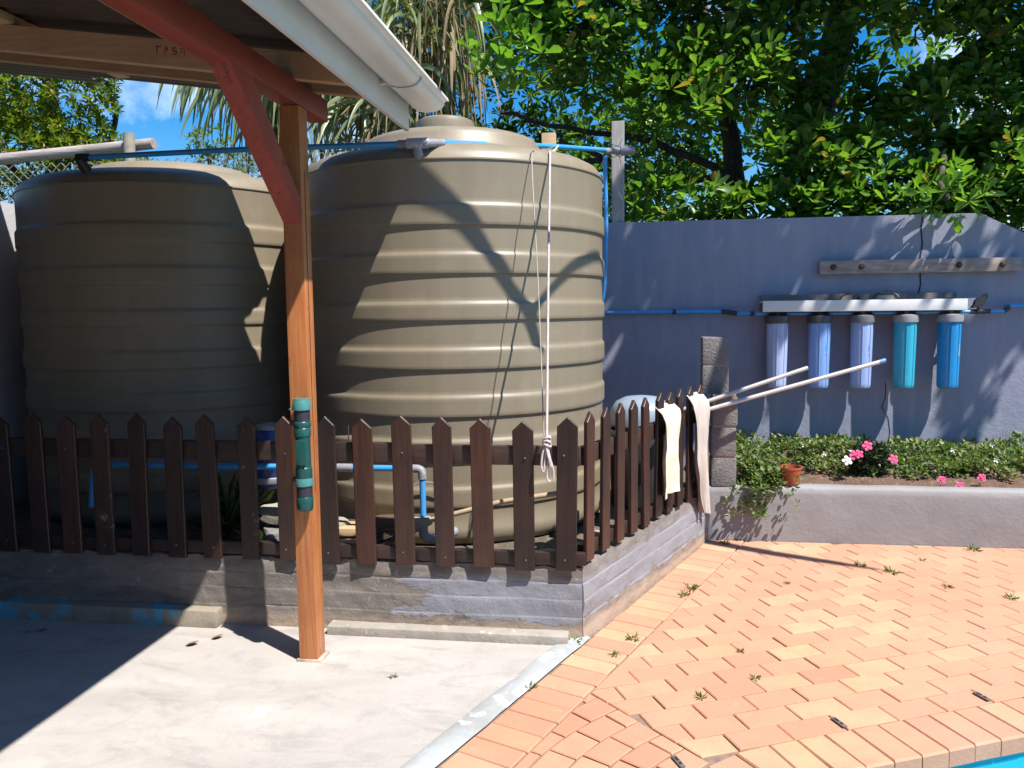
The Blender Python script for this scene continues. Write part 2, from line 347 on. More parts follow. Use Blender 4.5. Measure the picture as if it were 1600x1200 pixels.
m.add([(p.x, p.y, -.05) for p in PL]+[(p.x, p.y, -1.4) for p in PL], [(i, n+i, n+(i+1) % n, (i+1) % n) for i in range(n)]+[tuple(range(n, 2*n))])
struct(build('pool_basin', m, M_tile, smooth=None))
t = NT('pool_water'); v = t.coords(jitter=False); t.p.inputs['Roughness'].default_value = .03; t.col((.02, .3, .4))
t.bump(t.noise(v, 5, 3), .25, .03); tp = t.n('BsdfTransparent'); tp.inputs['Color'].default_value = (.62, .93, .97, 1); fr = t.n('LayerWeight'); fr.inputs['Blend'].default_value = .12
mx = t.n('MixShader'); t.l(fr.outputs['Facing'], mx.inputs[0]); t.l(tp.outputs[0], mx.inputs[1]); t.l(t.p.outputs[0], mx.inputs[2]); t.l(mx.outputs[0], t.out.inputs[0])
m = MB(); m.add([(p.x, p.y, -.085) for p in PL], [tuple(range(n))]); struct(build('water', m, t.m, smooth=None))

m = MB(); m.prism([tuple(ed(-6, -.105)), tuple(ed(.0, -.105)), (-.27, 3.62), (-9, 3.62), (-9, -4)], -.049, 0)
struct(build('concrete_slab', m, M_slab, smooth=None))
# edging strip: slightly crowned ribbon
vs, fs = [], []
ns = 60
for i in range(ns+1):
    s = -6+6.02*i/ns
    for j, (nn, z) in enumerate(((-.12, -.004), (-.10, .006), (-.05, .012), (-.0, .004))):
        w_ = .008*nz((s, nn, 3), 6); p = ed(s, nn+w_); vs.append((p.x, p.y, z))
for i in range(ns):
    for j in range(3): a = i*4+j; fs.append((a, a+1, a+5, a+4))
m = MB(); m.add(vs, fs); struct(build('concrete_edging', m, M_strip))

pav_poly = [tuple(ed(-6, -.02)), tuple(ed(2.2, -.02)), (8, 5.6), (8, -4)]
pav = flat_holes('paving', [(-2.3, -2.2), (8, -2.2), (8, 5.6), tuple(ed(2.2, -.02)), tuple(ed(-5.9, -.02))], [tuple(p) for p in pool_line(.12)], -.009, M_sand); struct(pav)

def clip(poly, p0, nrm):
    out = []
    for i in range(len(poly)):
        a, b = Vector(poly[i]), Vector(poly[(i+1) % len(poly)]); da, db = (a-p0).dot(nrm), (b-p0).dot(nrm)
        if da >= 0: out.append(a)
        if da*db < 0: out.append(a+(b-a)*(da/(da-db)))
    return out
def area(p): return abs(sum(p[i].x*p[(i+1) % len(p)].y-p[(i+1) % len(p)].x*p[i].y for i in range(len(p))))/2 if len(p) > 2 else 0
J = .0026
bricks = []       # (poly, kind)
def rect(c, a, la, lb):
    b = Vector((-a.y, a.x)); return [c-a*la-b*lb, c+a*la-b*lb, c+a*la+b*lb, c-a*la+b*lb]
# soldier course along the edge
k = -6.0
while k < 1.95:
    q = rect(ed(k+.056, .11+.004*random.uniform(-1, 1)), EN, .11-J, .056-J*.8)
    q = clip(q, Vector((0, YP-.004)), Vector((0, -1)))
    bricks.append((q, 'soldier')); k += .112
CC = uv(0, .75)
def pang(p): d = p-CC; return math.degrees(math.atan2(d.dot(-U), d.dot(-V)))    # 0 at the straight side, 90 at the left side
A1 = 19.
ebound = E0+EN*.226
def keep(q, polar=False):
    q = clip(q, ebound, EN); q = clip(q, Vector((0, YP-.004)), Vector((0, -1)))
    return q
for row in range(-34, 1):
    v0 = row*.1125-.058
    for k in range(-14, 34):
        u0 = k*.2222+(.111 if row % 2 else 0)+random.uniform(-.0025, .0025)
        q = rect(uv(u0, v0), U, .11-J*.6, .055-J*.55)
        q = keep(q)
        if len(q) < 3: continue
        c0 = sum(q, Vector((0, 0)))/len(q)
        nr = Vector((-U.x*math.cos(R(A1))-0, 0))
        # right of the radial joint
        rd = (-V*math.cos(R(A1))-U*math.sin(R(A1))); tn = (V*math.sin(R(A1))*-1+U*math.cos(R(A1)))
        q = clip(q, CC+tn*.004, tn)
        if len(q) < 3: continue
        c0 = sum(q, Vector((0, 0)))/len(q); d = c0-CC
        if d.dot(-U) > 0:
            dn = d.normalized(); q = clip(q, CC+dn*.756, dn)
        if area(q) > .0016: bricks.append((q, 'field'))
# fan of cut bricks round the pool corner
r0 = .757; ring = 0
while r0 < 3.2:
    r1 = r0+.1125; rm = (r0+r1)/2; step = math.degrees(.152/rm); a = A1+(step*.45 if ring % 2 else 0)-step
    while a < 92:
        aa, ab = max(a, A1)+.2/rm, a+step-.2/rm
        if ab > aa:
            def pp(r_, g): return CC+(-V*math.cos(R(g))-U*math.sin(R(g)))*r_
            q = keep([pp(r0+.004, aa), pp(r0+.004, ab), pp(r1-.004, ab), pp(r1-.004, aa)])
            if area(q) > .0014: bricks.append((q, 'fan'))
        a += step
    r0 = r1; ring += 1
# coping
k = 0
while k*.113 < 3.6: bricks.append((rect(uv(k*.113+.0565, .11), V, .11-J*.3, .0565-J*.7), 'coping')); k += 1
g = 0.; st = math.degrees(.113/.60)
while g < 90:
    def pp(r_, g_): return CC+(-V*math.cos(R(g_))-U*math.sin(R(g_)))*r_
    bricks.append(([pp(.75, g+.25), pp(.53, g+.35), pp(.53, g+st-.35), pp(.75, g+st-.25)], 'coping')); g += st
k = 0
while k < 10: bricks.append((rect(uv(-.64, .75+.06+k*.113), U, .11-J, .0565-J*.7), 'coping')); k += 1
def proj(p):
    q = Vector(p)-Vector((0, 0, 1.52)); d = q.dot(fw)
    if d < .1: return None
    return (800+1250*q.dot(rt)/d, 600-1250*q.dot(up)/d, d)
sc_b = []
for i, (q, kd) in enumerate(bricks):
    c0 = sum(q, Vector((0, 0)))/len(q); s = proj((c0.x, c0.y, 0)); val = 0
    if s and -30 < s[0] < 1640 and 600 < s[1] < 1235: val = area(q)*abs(1.52)/s[2]**3
    sc_b.append((val, i))
sc_b.sort(reverse=True); top = {i for v_, i in sc_b[:300] if v_ > 0}
far = MB()
for i, (q, kd) in enumerate(bricks):
    c0 = sum(q, Vector((0, 0)))/len(q)
    if sum((q[j].x-c0.x)*(q[(j+1) % len(q)].y-c0.y)-(q[(j+1) % len(q)].x-c0.x)*(q[j].y-c0.y) for j in range(len(q))) < 0: q = q[::-1]
    z = random.uniform(-.0012, .0012)+(.003 if kd == 'coping' else 0); zb = -.062 if kd == 'coping' else -.03
    loc = [(p.x-c0.x, p.y-c0.y) for p in q]
    tx, ty = random.gauss(0, .0035), random.gauss(0, .0035)
    if i in top:
        m = MB(); m.prism(loc, zb, 0, .0035 if kd != 'coping' else .006)
        o = build('brick', m, M_brick, smooth=None); o.parent = pav; o.location = (c0.x, c0.y, z); o.rotation_euler = (tx, ty, random.gauss(0, .006))
    else: far.prism([tuple(p) for p in q], zb+z, z, .0035)
o = build('brick_rest', far, M_brick_s, smooth=None); o.parent = pav; stuff(o)

# ------------------------------------------------------------------ raised pad behind the fence, plinth walls
def rough_wall(name, p0, p1, nin, thick, h, ledges, mat, label, amp=.012):
    """low cast wall: front face between p0 and p1 with board marks and a crumbly top"""
    p0, p1 = Vector(p0), Vector(p1); L = (p1-p0).length; d = (p1-p0)/L; nin = Vector(nin)
    nx = int(L/.022); zs = sorted([-.04+ (h+.04)*i/22 for i in range(23) if all(abs(-.04+(h+.04)*i/22-lz) > .008 for lz in ledges)]+[lz+q for lz in ledges for q in (-.006, -.0015, .0015, .006)])
    prof = [(0, z) for z in zs]+[(thick*j/5, h) for j in range(1, 6)]+[(thick, -.04)]
    vs = []
    for i in range(nx+1):
        s = L*i/nx
        for (t_, z) in prof:
            off = 0
            q = (s*1.0+p0.x, t_, z+p0.y*3)
            if t_ == 0:
                for lz in ledges: off += .0018*(1 if z > lz else 0)+(.0028*max(0, .35+1.5*nz((s+p0.x, lz*9, 2), 2.5)) if abs(z-lz) < .004 else 0)+.005*max(0, nz((s+p0.x, z*2, 5), 3.2))
                off += .006*nz(q, 4)+.004*nz(q, 18)
                e = max(0, (z-(h-.06))/.06); off += e*(.016*abs(nz(q, 22))+.010*nz(q, 9)+.008)
            zz = z
            if z >= h-.001: zz = z+amp*(nz(q, 13)+.6*nz(q, 35))
            pt = p0+d*s+nin*(t_+off); vs.append((pt.x, pt.y, zz))
    k = len(prof); fs = []
    for i in range(nx):
        for j in range(k-1): a = i*k+j; fs.append((a, a+k, a+k+1, a+1))
    fs += [tuple(range(k)), tuple(range(nx*k+k-1, nx*k-1, -1))]
    m = MB(); m.add(vs, fs); o = build(name, m, mat, smooth=50); tag(o, label, 'wall'); return o
CR = Vector((-.19, 3.58)); RD = Vector((.3987, .917)).normalized(); RN = Vector((RD.y, -RD.x))
RE = CR+RD*1.86
rough_wall('plinth_wall', (-3.94, 3.563), (CR.x-.012, 3.563), (0, 1), .16, .335, (.10, .185, .262), M_plinth, 'low cement wall with flaking paint under the straight picket fence')
rough_wall('plinth_wall', tuple(CR), tuple(RE), tuple(-RN), .12, .335, (.09, .18, .26), M_plinth2, 'low grey painted wall under the slanting picket fence beside the paving', .008)
m = MB(); m.prism([(-3.94, 3.70), (-.30, 3.70), tuple(RE-RN*.10), (.5, 6.1), (-3.94, 6.1)], -.04, .30); struct(build('raised_ground', m, M_dirt, smooth=None))
# kerb and ledge at the wall foot
m = MB(); m.box((-1.40, 3.49, -.02), (-.26, 3.585, .042), .008); tag(build('concrete_kerb', m, M_kerb), 'narrow concrete kerb at the foot of the low wall right of the post', 'kerb')
m = MB(); m.box((-3.9, 3.50, -.02), (-1.96, 3.587, .085), .012); tag(build('concrete_kerb', m, M_ledge), 'low ledge with worn turquoise paint under the shaded wall', 'kerb')

# ------------------------------------------------------------------ unseen building added behind and left of the viewer to cut sky light
M_added_house = simple('added_house_plaster', (.20, .20, .22), (.16, .16, .18), 4, .85, .4, 30)
hs = empty('added_house', (-4.9, 0, 0)); tag(hs, 'unseen grey plastered building added behind the viewer to cut sky light', 'added_house')
m = MB(); m.box((-5.05, -5.2, -.05), (-4.85, 3.55, 3.3)); m.box((-4.85, -5.2, -.05), (7.5, -5.0, 3.3)); build('wall', m, M_added_house, hs, None)
m = MB(); m.add([(-5.4, -4.7, 3.3), (7.8, -4.7, 3.3), (7.8, -9, 4.9), (-5.4, -9, 4.9)], [(0, 1, 2, 3)]); build('roof', m, M_iron, hs, None)

# ------------------------------------------------------------------ boundary walls, planter
def wall_from_profile(name, xs_top, y0, y1, label, mat):
    poly = [(xs_top[0][0], -.05)]+xs_top+[(xs_top[-1][0], -.05)]
    vs = [(x, y0, z) for x, z in poly]+[(x, y1, z) for x, z in poly]; n = len(poly)
    fs = [tuple(range(n-1, -1, -1)), tuple(range(n, 2*n))]+[(i, (i+1) % n, n+(i+1) % n, n+i) for i in range(n)]
    m = MB(); m.add(vs, fs); bm = bmesh.new(); o = build(name, m, mat, smooth=None)
    return o
bw = wall_from_profile('boundary_wall', [(-3.9, 2.16), (0, 2.155), (2.45, 2.155), (2.62, 2.07), (3.6, 1.60), (5.5, 1.60)], 6.1, 6.24, '', M_wall); tag(bw, 'slate blue rendered boundary wall behind the tanks and water filters', 'wall')
# crack in the wall, as a thin dark gap raised 1 mm
M_crack = simple('crack_dark', (.02, .022, .03), (.03, .03, .04), 20, .9)
m = MB()
for pts in ([(2.075, 2.155), (2.065, 2.05), (2.078, 1.95), (2.066, 1.86), (2.07, 1.75), (2.075, 1.66), (2.062, 1.6)], [(1.86, .96), (1.862, .86), (1.84, .78), (1.885, .70), (1.90, .6), (1.892, .5), (1.9, .42)]):
    for i in range(len(pts)-1):
        (xa, za), (xb, zb) = pts[i], pts[i+1]; wd = .007 if za > 1.2 else .004
        m.add([(xa-wd, 6.0985, za), (xa+wd*.6, 6.0985, za), (xb+wd*.6, 6.0985, zb), (xb-wd, 6.0985, zb)], [(0, 3, 2, 1)])
o = build('crack', m, M_crack, bw, None)
M_white_wall = simple('pale_wall', (.55, .55, .58), (.47, .47, .5), 6, .8, .5, 30)
m = MB(); m.box((-4.1, 3.6, -.05), (-3.95, 9.0, 2.24)); tag(build('side_wall', m, M_white_wall, smooth=None), 'pale side wall at far left behind the shaded tank', 'wall')
# planter
m = MB(); nx = 110
prof = [(0, -.04), (0, .02), (.0, .08), (0, .14), (0, .2), (0, .26), (0, .31), (.004, .345), (.016, .358), (.06, .36), (.11, .36), (.12, .35), (.12, .2)]
vs = []
for i in range(nx+1):
    x = .47+i*(5.6-.47)/nx
    for (t_, z) in prof:
        q = (x, t_, z); vs.append((x, YP+t_+(.008*nz(q, 3)+.004*nz(q, 11) if t_ < .02 else 0), z+(.004*nz(q, 5) if z > .33 else 0)))
k = len(prof); fs = [(i*k+j, (i+1)*k+j, (i+1)*k+j+1, i*k+j+1) for i in range(nx) for j in range(k-1)]+[tuple(range(k))]
m.add(vs, fs); tag(build('planter_wall', m, M_plant, smooth=50), 'low grey rendered planter wall beside the brick paving', 'wall')
# soil mound
vs, fs = [], []; nx, ny = 120, 24
for i in range(nx+1):
    for j in range(ny+1):
        x = .5+i*5/nx; y = YP+.118+j*(6.1-YP-.118)/ny; b = j/ny
        vs.append((x, y, .325+.10*b+.028*nz((x, y, 1), 5)+.014*nz((x, y, 4), 16)+.03*math.sin(min(1, b*3)*math.pi/2)))
for i in range(nx):
    for j in range(ny): a = i*(ny+1)+j; fs.append((a, a+ny+1, a+ny+2, a+1))
m = MB(); m.add(vs, fs); struct(build('soil', m, M_soil))
def soil_z(x, y): b = (y-YP-.118)/(6.1-YP-.118); return .325+.10*b+.028*nz((x, y, 1), 5)+.014*nz((x, y, 4), 16)+.03*math.sin(min(1, max(0, b)*3)*math.pi/2)

# ------------------------------------------------------------------ leaves
LEAF = np.array([(0, 0, 0), (0, .35, -.03), (0, .72, -.02), (0, 1, .05), (-.18, .38, .05), (-.5, .72, .08), (-.33, .95, .08), (.18, .38, .05), (.5, .72, .08), (.33, .95, .08)])
LEAFN = np.array([(0, 0, 0), (0, .35, -.03), (0, .72, -.02), (0, 1, .06), (-.42, .32, .05), (-.40, .66, .07), (-.14, .90, .07), (.42, .32, .05), (.40, .66, .07), (.14, .90, .07)])
LF = [(0, 1, 4), (1, 2, 5, 4), (2, 3, 6, 5), (0, 7, 1), (1, 7, 8, 2), (2, 8, 9, 3)]
def orient(d, roll=0.):
    d = d/np.linalg.norm(d); ref = np.array([0, 0, 1.]) if abs(d[2]) < .95 else np.array([1., 0, 0])
    x = np.cross(d, ref); x /= np.linalg.norm(x); z = np.cross(x, d)
    c_, s_ = math.cos(roll), math.sin(roll); return np.array([x*c_+z*s_, d, -x*s_+z*c_]).T
class Leaves:
    def __init__(s, shape=LEAF): s.shape = shape; s.V = []
    def leaf(s, p, d, L, W, roll=0.):
        s.V.append((s.shape*np.array([W, L, L]))@orient(np.asarray(d, float), roll).T+np.asarray(p))
    def rosette(s, p, ax, n, L, W, spread=(35, 85)):
        B = orient(np.asarray(ax, float)); a0 = rng.uniform(0, 6.28)
        for i in range(n):
            t = a0+i*2.4+rng.normal(0, .2); e = R(spread[0]+(spread[1]-spread[0])*(i/n)+rng.normal(0, 8))
            d = B[:, 1]*math.cos(e)+(B[:, 0]*math.cos(t)+B[:, 2]*math.sin(t))*math.sin(e)
            l_ = L*rng.uniform(.7, 1.15)
            s.leaf(np.asarray(p)+d*.012, d, l_, W*l_/L*rng.uniform(.85, 1.15), rng.normal(0, .35))
    def build(s, name, mat, parent=None, smooth=True):
        nl = len(s.V); V_ = np.concatenate(s.V); off = np.arange(nl)*10
        me = bpy.data.meshes.new(name); lens = [len(f) for f in LF]; base = np.concatenate([np.array(f) for f in LF])
        loops = (off[:, None]+base[None, :]).ravel(); tot = np.tile(lens, nl); st = np.concatenate([[0], np.cumsum(tot)[:-1]])
        me.vertices.add(len(V_)); me.vertices.foreach_set('co', V_.ravel())
        me.loops.add(len(loops)); me.loops.foreach_set('vertex_index', loops)
        me.polygons.add(len(tot)); me.polygons.foreach_set('loop_start', st); me.polygons.foreach_set('loop_total', tot)
        me.polygons.foreach_set('use_smooth', np.ones(len(tot), bool)); me.update(calc_edges=True); me.validate()
        me.materials.append(mat); return link(bpy.data.objects.new(name, me), parent)
def blob_points(c, r, n, shell=.55):
    d = rng.normal(size=(n, 3)); d /= np.linalg.norm(d, axis=1)[:, None]; rad = (shell+(1-shell)*rng.random(n)**.6)
    return np.asarray(c)+d*rad[:, None]*np.asarray(r), d
LEAFMESH = None
def leaf_object(p, d, L, W, roll, parent, mat=None):
    global LEAFMESH
    if LEAFMESH is None:
        LEAFMESH = mesh('leaf', [tuple(q) for q in LEAF], LF, M_leafobj, 60)
    o = bpy.data.objects.new('leaf', LEAFMESH); B = orient(np.asarray(d, float), roll)
    mm = Matrix(((B[0, 0]*W, B[0, 1]*L, B[0, 2]*L, p[0]), (B[1, 0]*W, B[1, 1]*L, B[1, 2]*L, p[1]), (B[2, 0]*W, B[2, 1]*L, B[2, 2]*L, p[2]), (0, 0, 0, 1)))
    link(o, parent); o.matrix_basis = mm; return o
def limb(mb, pts, r0, r1, wob=.03, n=9, seg=5):
    P_ = [Vector(p) for p in pts]; out = []
    for i in range(len(P_)-1):
        a, b = P_[max(i-1, 0)], P_[i]; c_, d = P_[i+1], P_[min(i+2, len(P_)-1)]
        for j in range(seg):
            t = j/seg; q = .5*((2*b)+(c_-a)*t+(2*a-5*b+4*c_-d)*t*t+(3*b-a-3*c_+d)*t**3)
            out.append(q+Vector((nz(q, 3), nz(q+Vector((9, 0, 0)), 3), nz(q+Vector((0, 9, 0)), 3)))*wob)
    out.append(P_[-1]); k = len(out)
    mb.tube(out, [r0+(r1-r0)*i/(k-1) for i in range(k)], n)

# ------------------------------------------------------------------ big broad-leaved tree behind the wall
tree = empty('broadleaf_tree', (1.9, 8.3, 0)); tag(tree, 'large broad-leaved evergreen tree leaning over the blue boundary wall', 'tree')
m = MB(); limb(m, [(1.75, 8.3, -.1), (1.85, 8.3, 1.5), (1.72, 8.2, 2.8), (1.85, 8.1, 3.6), (2.1, 7.9, 4.8), (2.3, 7.6, 6.2)], .20, .12, .05, 14); build('trunk', m, M_bark, tree, 60)
for pts, r0, r1 in (
    ([(1.80, 8.15, 3.3), (1.2, 7.9, 4.0), (.3, 7.4, 4.7), (-.6, 7.0, 5.2)], .10, .05),
    ([(1.78, 8.2, 2.9), (2.6, 7.7, 3.4), (3.6, 7.0, 4.2), (4.2, 6.2, 4.9)], .11, .05),
    ([(2.0, 8.0, 4.3), (2.3, 7.0, 5.0), (2.6, 5.8, 5.3), (3.0, 4.6, 5.3)], .10, .05),
    ([(1.74, 8.2, 2.3), (1.1, 8.0, 2.7), (.3, 8.1, 3.1), (-.4, 8.0, 3.25), (-1.2, 7.8, 3.4)], .05, .018),
    ([(1.0, 7.9, 2.75), (.2, 7.6, 2.75), (-.6, 7.4, 3.05)], .04, .018),
    ([(-.2, 7.5, 2.85), (-.7, 7.3, 2.75), (-1.2, 7.2, 2.95)], .03, .012),
    ([(1.2, 8.1, -.1), (1.1, 8.1, 1.6), (1.05, 8.1, 2.6), (.95, 8.2, 3.4), (.7, 8.3, 4.5)], .13, .07),
    ([(2.6, 7.7, 3.4), (2.5, 7.0, 2.9), (2.3, 6.4, 2.45), (2.2, 6.05, 2.25)], .04, .012)):
    m = MB(); limb(m, pts, r0, r1, .06, 10); build('branch', m, M_bark, tree, 60)
lv = Leaves()
def crown(c, r, n, L=.138, W=.068, shell=.45, lv=lv, k=(6, 10)):
    pts, d = blob_points(c, r, int(n*1.25) if lv is not None and L == .138 else n, shell)
    for p, dd in zip(pts, d):
        if p[2] < 1.75 or (p[1] < 6.35 and p[2] < 2.35): continue
        ax = dd*.8+np.array([.15, -.35, .55])+rng.normal(0, .35, 3)
        lv.rosette(p, ax, int(rng.integers(*k)), L*rng.uniform(.6, 1.25), W*rng.uniform(.75, 1.15))
# crown in view
crown((-.55, 6.9, 4.35), (.75, .55, .55), 198)
crown((.1, 6.9, 4.55), (.9, .6, .55), 280)
crown((.9, 7.1, 4.25), (.8, .6, .55), 214)
crown((.15, 8.6, 3.1), (.85, .5, .5), 115)
crown((.0, 7.6, 3.75), (.8, .5, .35), 115)
crown((.75, 7.0, 3.45), (.55, .45, .35), 123)
crown((1.55, 7.2, 4.6), (.8, .7, .5), 198)
crown((2.35, 6.9, 4.2), (.8, .6, .6), 313)
crown((3.2, 6.9, 4.0), (.8, .7, .7), 280)
crown((4.1, 6.9, 3.6), (.8, .7, .8), 247)
crown((2.7, 7.1, 3.05), (.75, .5, .35), 198)
crown((1.55, 7.0, 2.75), (.5, .4, .28), 115)
crown((1.35, 6.9, 2.30), (.75, .35, .22), 132)
crown((2.35, 6.85, 2.38), (.75, .35, .25), 156)
crown((3.2, 6.8, 2.55), (.7, .4, .5), 198)
crown((3.6, 6.9, 2.9), (.6, .4, .5), 99)
crown((.35, 6.9, 2.35), (.5, .35, .3), 66)
crown((.8, 8.8, 3.6), (.9, .5, .8), 115); crown((2.4, 9.2, 3.9), (1.6, .5, 1.0), 214); crown((3.9, 9., 3.2), (1.2, .5, .9), 148); crown((-.6, 9.2, 3.9), (.9, .5, .8), 99)
# overhang above the frame: shades the wall and the crown below
def over(x, z, L_, rx, rz_, n_):
    c_ = Vector((x, 6.1, z))+sun_v*L_; crown(tuple(c_), (rx, .13, rz_), n_, .16, .075, .05)
for a_ in ((.2, 1.75, 4.1, .5, .42, 50), (.45, .95, 4.0, .42, .42, 58), (.0, .6, 3.9, .35, .4, 36), (1.0, 1.85, 4.2, .5, .33, 30), (1.5, 1.75, 4.1, .4, .30, 24), (2.8, 1.75, 4.3, .25, .3, 14), (2.15, 1.52, 4.0, .35, .14, 14), (.8, 1.3, 4.2, .3, .35, 32), (2.47, 1.0, 4.0, .09, .5, 18), (.3, 2.3, 4.3, .5, .35, 26), (1.1, 2.4, 4.3, .6, .3, 24)): over(*a_)
for c_, r_, n_ in (((3.9, 6.3, 6.1), (.9, .7, .4), 60), ((4.6, 6.2, 5.6), (.7, .7, .5), 50)):
    crown(c_, r_, n_, .16, .075, .1)
for c_, r_, n_ in (((2.35, 7.3, 4.75), (.6, .3, .5), 130), ((1.5, 7.2, 4.1), (.4, .3, .5), 80), ((1.75, 7.5, 3.35), (.45, .25, .45), 90), ((-.35, 6.7, 3.75), (.55, .3, .35), 90), ((.35, 6.8, 3.2), (.45, .3, .3), 60), ((-1.0, 6.9, 4.4), (.4, .4, .4), 70)):
    crown(c_, r_, n_)
stuff(lv.build('crown', M_leaf, tree))
# nearer leaves that can be told apart
def cluster(p, ax, n, L=.15, W=.07):
    B = orient(np.asarray(ax, float)); a0 = rng.uniform(0, 6.28)
    for i in range(n):
        t = a0+i*2.4+rng.normal(0, .2); e = R(25+70*i/n+rng.normal(0, 8)); d = B[:, 1]*math.cos(e)+(B[:, 0]*math.cos(t)+B[:, 2]*math.sin(t))*math.sin(e)
        l_ = L*rng.uniform(.7, 1.15); leaf_object(np.asarray(p)+d*.01, d, l_, W*l_/L, rng.normal(0, .4), tree)
for p, ax, n_ in (((2.20, 6.02, 2.30), (-.2, -.7, .6), 10), ((2.32, 5.98, 2.22), (.5, -.7, .3), 9), ((2.10, 6.0, 2.20), (-.5, -.6, -.1), 8), ((2.22, 5.96, 2.14), (0, -.7, -.4), 7), ((2.42, 6.0, 2.26), (.7, -.5, .3), 7), ((2.05, 6.05, 2.3), (-.7, -.4, .5), 6), ((2.28, 6.04, 2.38), (.1, -.5, .9), 8)):
    cluster(p, ax, n_, .13, .062)
for i in range(16):
    cluster((-.95+rng.uniform(-.28, .42), 6.35+rng.uniform(-.1, .2), 3.55+rng.uniform(-.22, .36)), (rng.normal(0, .4), -.8, .55+rng.normal(0, .3)), 8, .16, .074)

# invented bare limb above the frame, shaped to throw the tank's forked shadow
TC = Vector((-1.043, 4.84)); TR = .905
def tank_hit(px, py):
    d = (px-800)*rt+1250*fw+(600-py)*up; o = Vector((0, 0, 1.52)); dx, dy = d.x, d.y
    a = dx*dx+dy*dy; b = 2*(dx*(o.x-TC.x)+dy*(o.y-TC.y)); c_ = (o.x-TC.x)**2+(o.y-TC.y)**2-TR**2
    t_ = (-b-math.sqrt(max(0, b*b-4*a*c_)))/(2*a); return o+d*t_
def lift(pts, L0, L1):
    out = []
    for i, (x, y) in enumerate(pts):
        L_ = L0+(L1-L0)*i/(len(pts)-1); out.append(tank_hit(x, y)+sun_v*L_)
    return out
m = MB(); pa = lift([(560, 262), (620, 285), (680, 305), (730, 345), (770, 405), (800, 450), (828, 492), (838, 525), (848, 553)], 2.05, 2.05)
m.tube(pa, [.05, .045, .034, .026, .023, .022, .03, .026, .006], 8)
pb = lift([(828, 492), (860, 452), (890, 422), (915, 407), (938, 403)], 2.05, 2.2); pb += [pb[-1]+Vector((.5, .35, .15)), pb[-1]+Vector((1.3, 1.0, .45)), Vector((2.6, 5.8, 5.25))]
m.tube(pb, [.02, .016, .018, .021, .024, .03, .04, .05], 8); build('branch', m, M_bark, tree, 60)
m = MB(); m.tube([Vector((1.7, 4.95, 3.95))]+[Vector((x, y, 0))+sun_v*L_ for x, y, L_ in ((.30, 5.35, 4.6), (.62, 5.16, 4.7), (.9, 5.0, 4.8), (1.2, 4.86, 5.0), (1.45, 4.75, 5.2))], [.05, .05, .055, .05, .04, .012], 8); build('branch', m, M_bark, tree, 60)  # unseen limb added to cast the soft streak across the paving

# ------------------------------------------------------------------ water tanks
def tank_profile(lid_z):
    bands = [(2.048, 1.945), (1.804, 1.703), (1.557, 1.468), (1.323, 1.22), (1.081, .976), (.855, .745), (.607, .507)]
    ro, ri = .911, .899; pr = [(.0, .305), (.87, .305), (.895, .325), (ro-.003, .36)]
    pts = [(ro-.003, .395), (ri, .415)]
    for t_, b in reversed(bands):
        pts += [(ri, b-.03), (ri, b-.010), (ri+.002, b-.002), (ro-.002, b), (ro, b+.004), (ro, b+.02), (ro, t_-.026), (ro, t_-.012), (ro-.002, t_-.005), (ri+.003, t_+.005), (ri, t_+.012), (ri, t_+.03)]
    pr += pts
    pr += [(ri, 2.12), (ri+.001, 2.24), (ri+.002, 2.262), (ri+.008, 2.266), (ri+.008, 2.272), (ri+.0, 2.276), (.890, 2.300), (.866, 2.330), (.815, 2.357), (.70, 2.385), (.60, 2.40), (.555, 2.41), (.535, 2.43), (.523, 2.478), (.505, 2.505), (.46, 2.522), (.36, 2.533)]
    return pr+[(.2, 2.54), (0, 2.54)]
for nm, c_, lab, lid, zs in (('water_tank', (-1.043, 4.84), 'sunlit khaki ribbed water tank behind the fence, right of the post', True, 1.), ('water_tank', (-2.95, 4.99), 'khaki ribbed water tank standing in shade left of the post', False, .985)):
    e = empty(nm, (c_[0], c_[1], .3)); tag(e, lab, 'water tank', 'khaki water tanks')
    m = MB(); m.lathe([(r_, .30+(z-.30)*zs-(0 if lid or z < 2.405 else .055*min(1, (z-2.405)/.07))) for r_, z in tank_profile(0)], (c_[0], c_[1], 0), 128); build('tank_body', m, M_tank, e, 38)
    if lid:
        m = MB(); m.lathe([(.17, 2.535), (.172, 2.60), (.165, 2.622), (.14, 2.634), (0, 2.636)], (c_[0]-.02, c_[1]-.1, 0), 48); build('lid', m, M_tank, e, 40)
# ------------------------------------------------------------------ pipes
def pipe_smooth(pts, seg=6):
    P_ = [Vector(p) for p in pts]; out = []
    for i in range(len(P_)-1):
        a, b = P_[max(i-1, 0)], P_[i]; c_, d = P_[i+1], P_[min(i+2, len(P_)-1)]
        for j in range(seg):
            t_ = j/seg; out.append(.5*((2*b)+(c_-a)*t_+(2*a-5*b+4*c_-d)*t_*t_+(3*b-a-3*c_+d)*t_**3))
    return out+[P_[-1]]
B_ = (-1.013, 3.925, 2.338); T_ = (-.067, 6.0, 2.653)
e = empty('overflow_pipe', B_); tag(e, 'blue pipe run along the tops of both tanks, tied to a grey upright', 'pipe')
m = MB(); m.tube(pipe_smooth([(-2.92, 4.09, 2.372), (-2.2, 4.06, 2.372), (-1.6, 4.0, 2.358), (-1.10, 3.93, 2.34)]), .0145, 12); m.tube(pipe_smooth([(-.93, 4.0, 2.352), (-.5, 5.0, 2.515), (-.10, 5.93, 2.648)]), .0155, 12); build('pipe', m, M_pipe, e, 50)
m = MB(); m.tube([(-1.12, 3.93, 2.341), (-1.075, 3.925, 2.339), (-1.074, 3.925, 2.339), (-.97, 3.935, 2.34), (-.969, 3.935, 2.34), (-.915, 4.02, 2.355)], [.019, .019, .026, .027, .021, .02], 14)
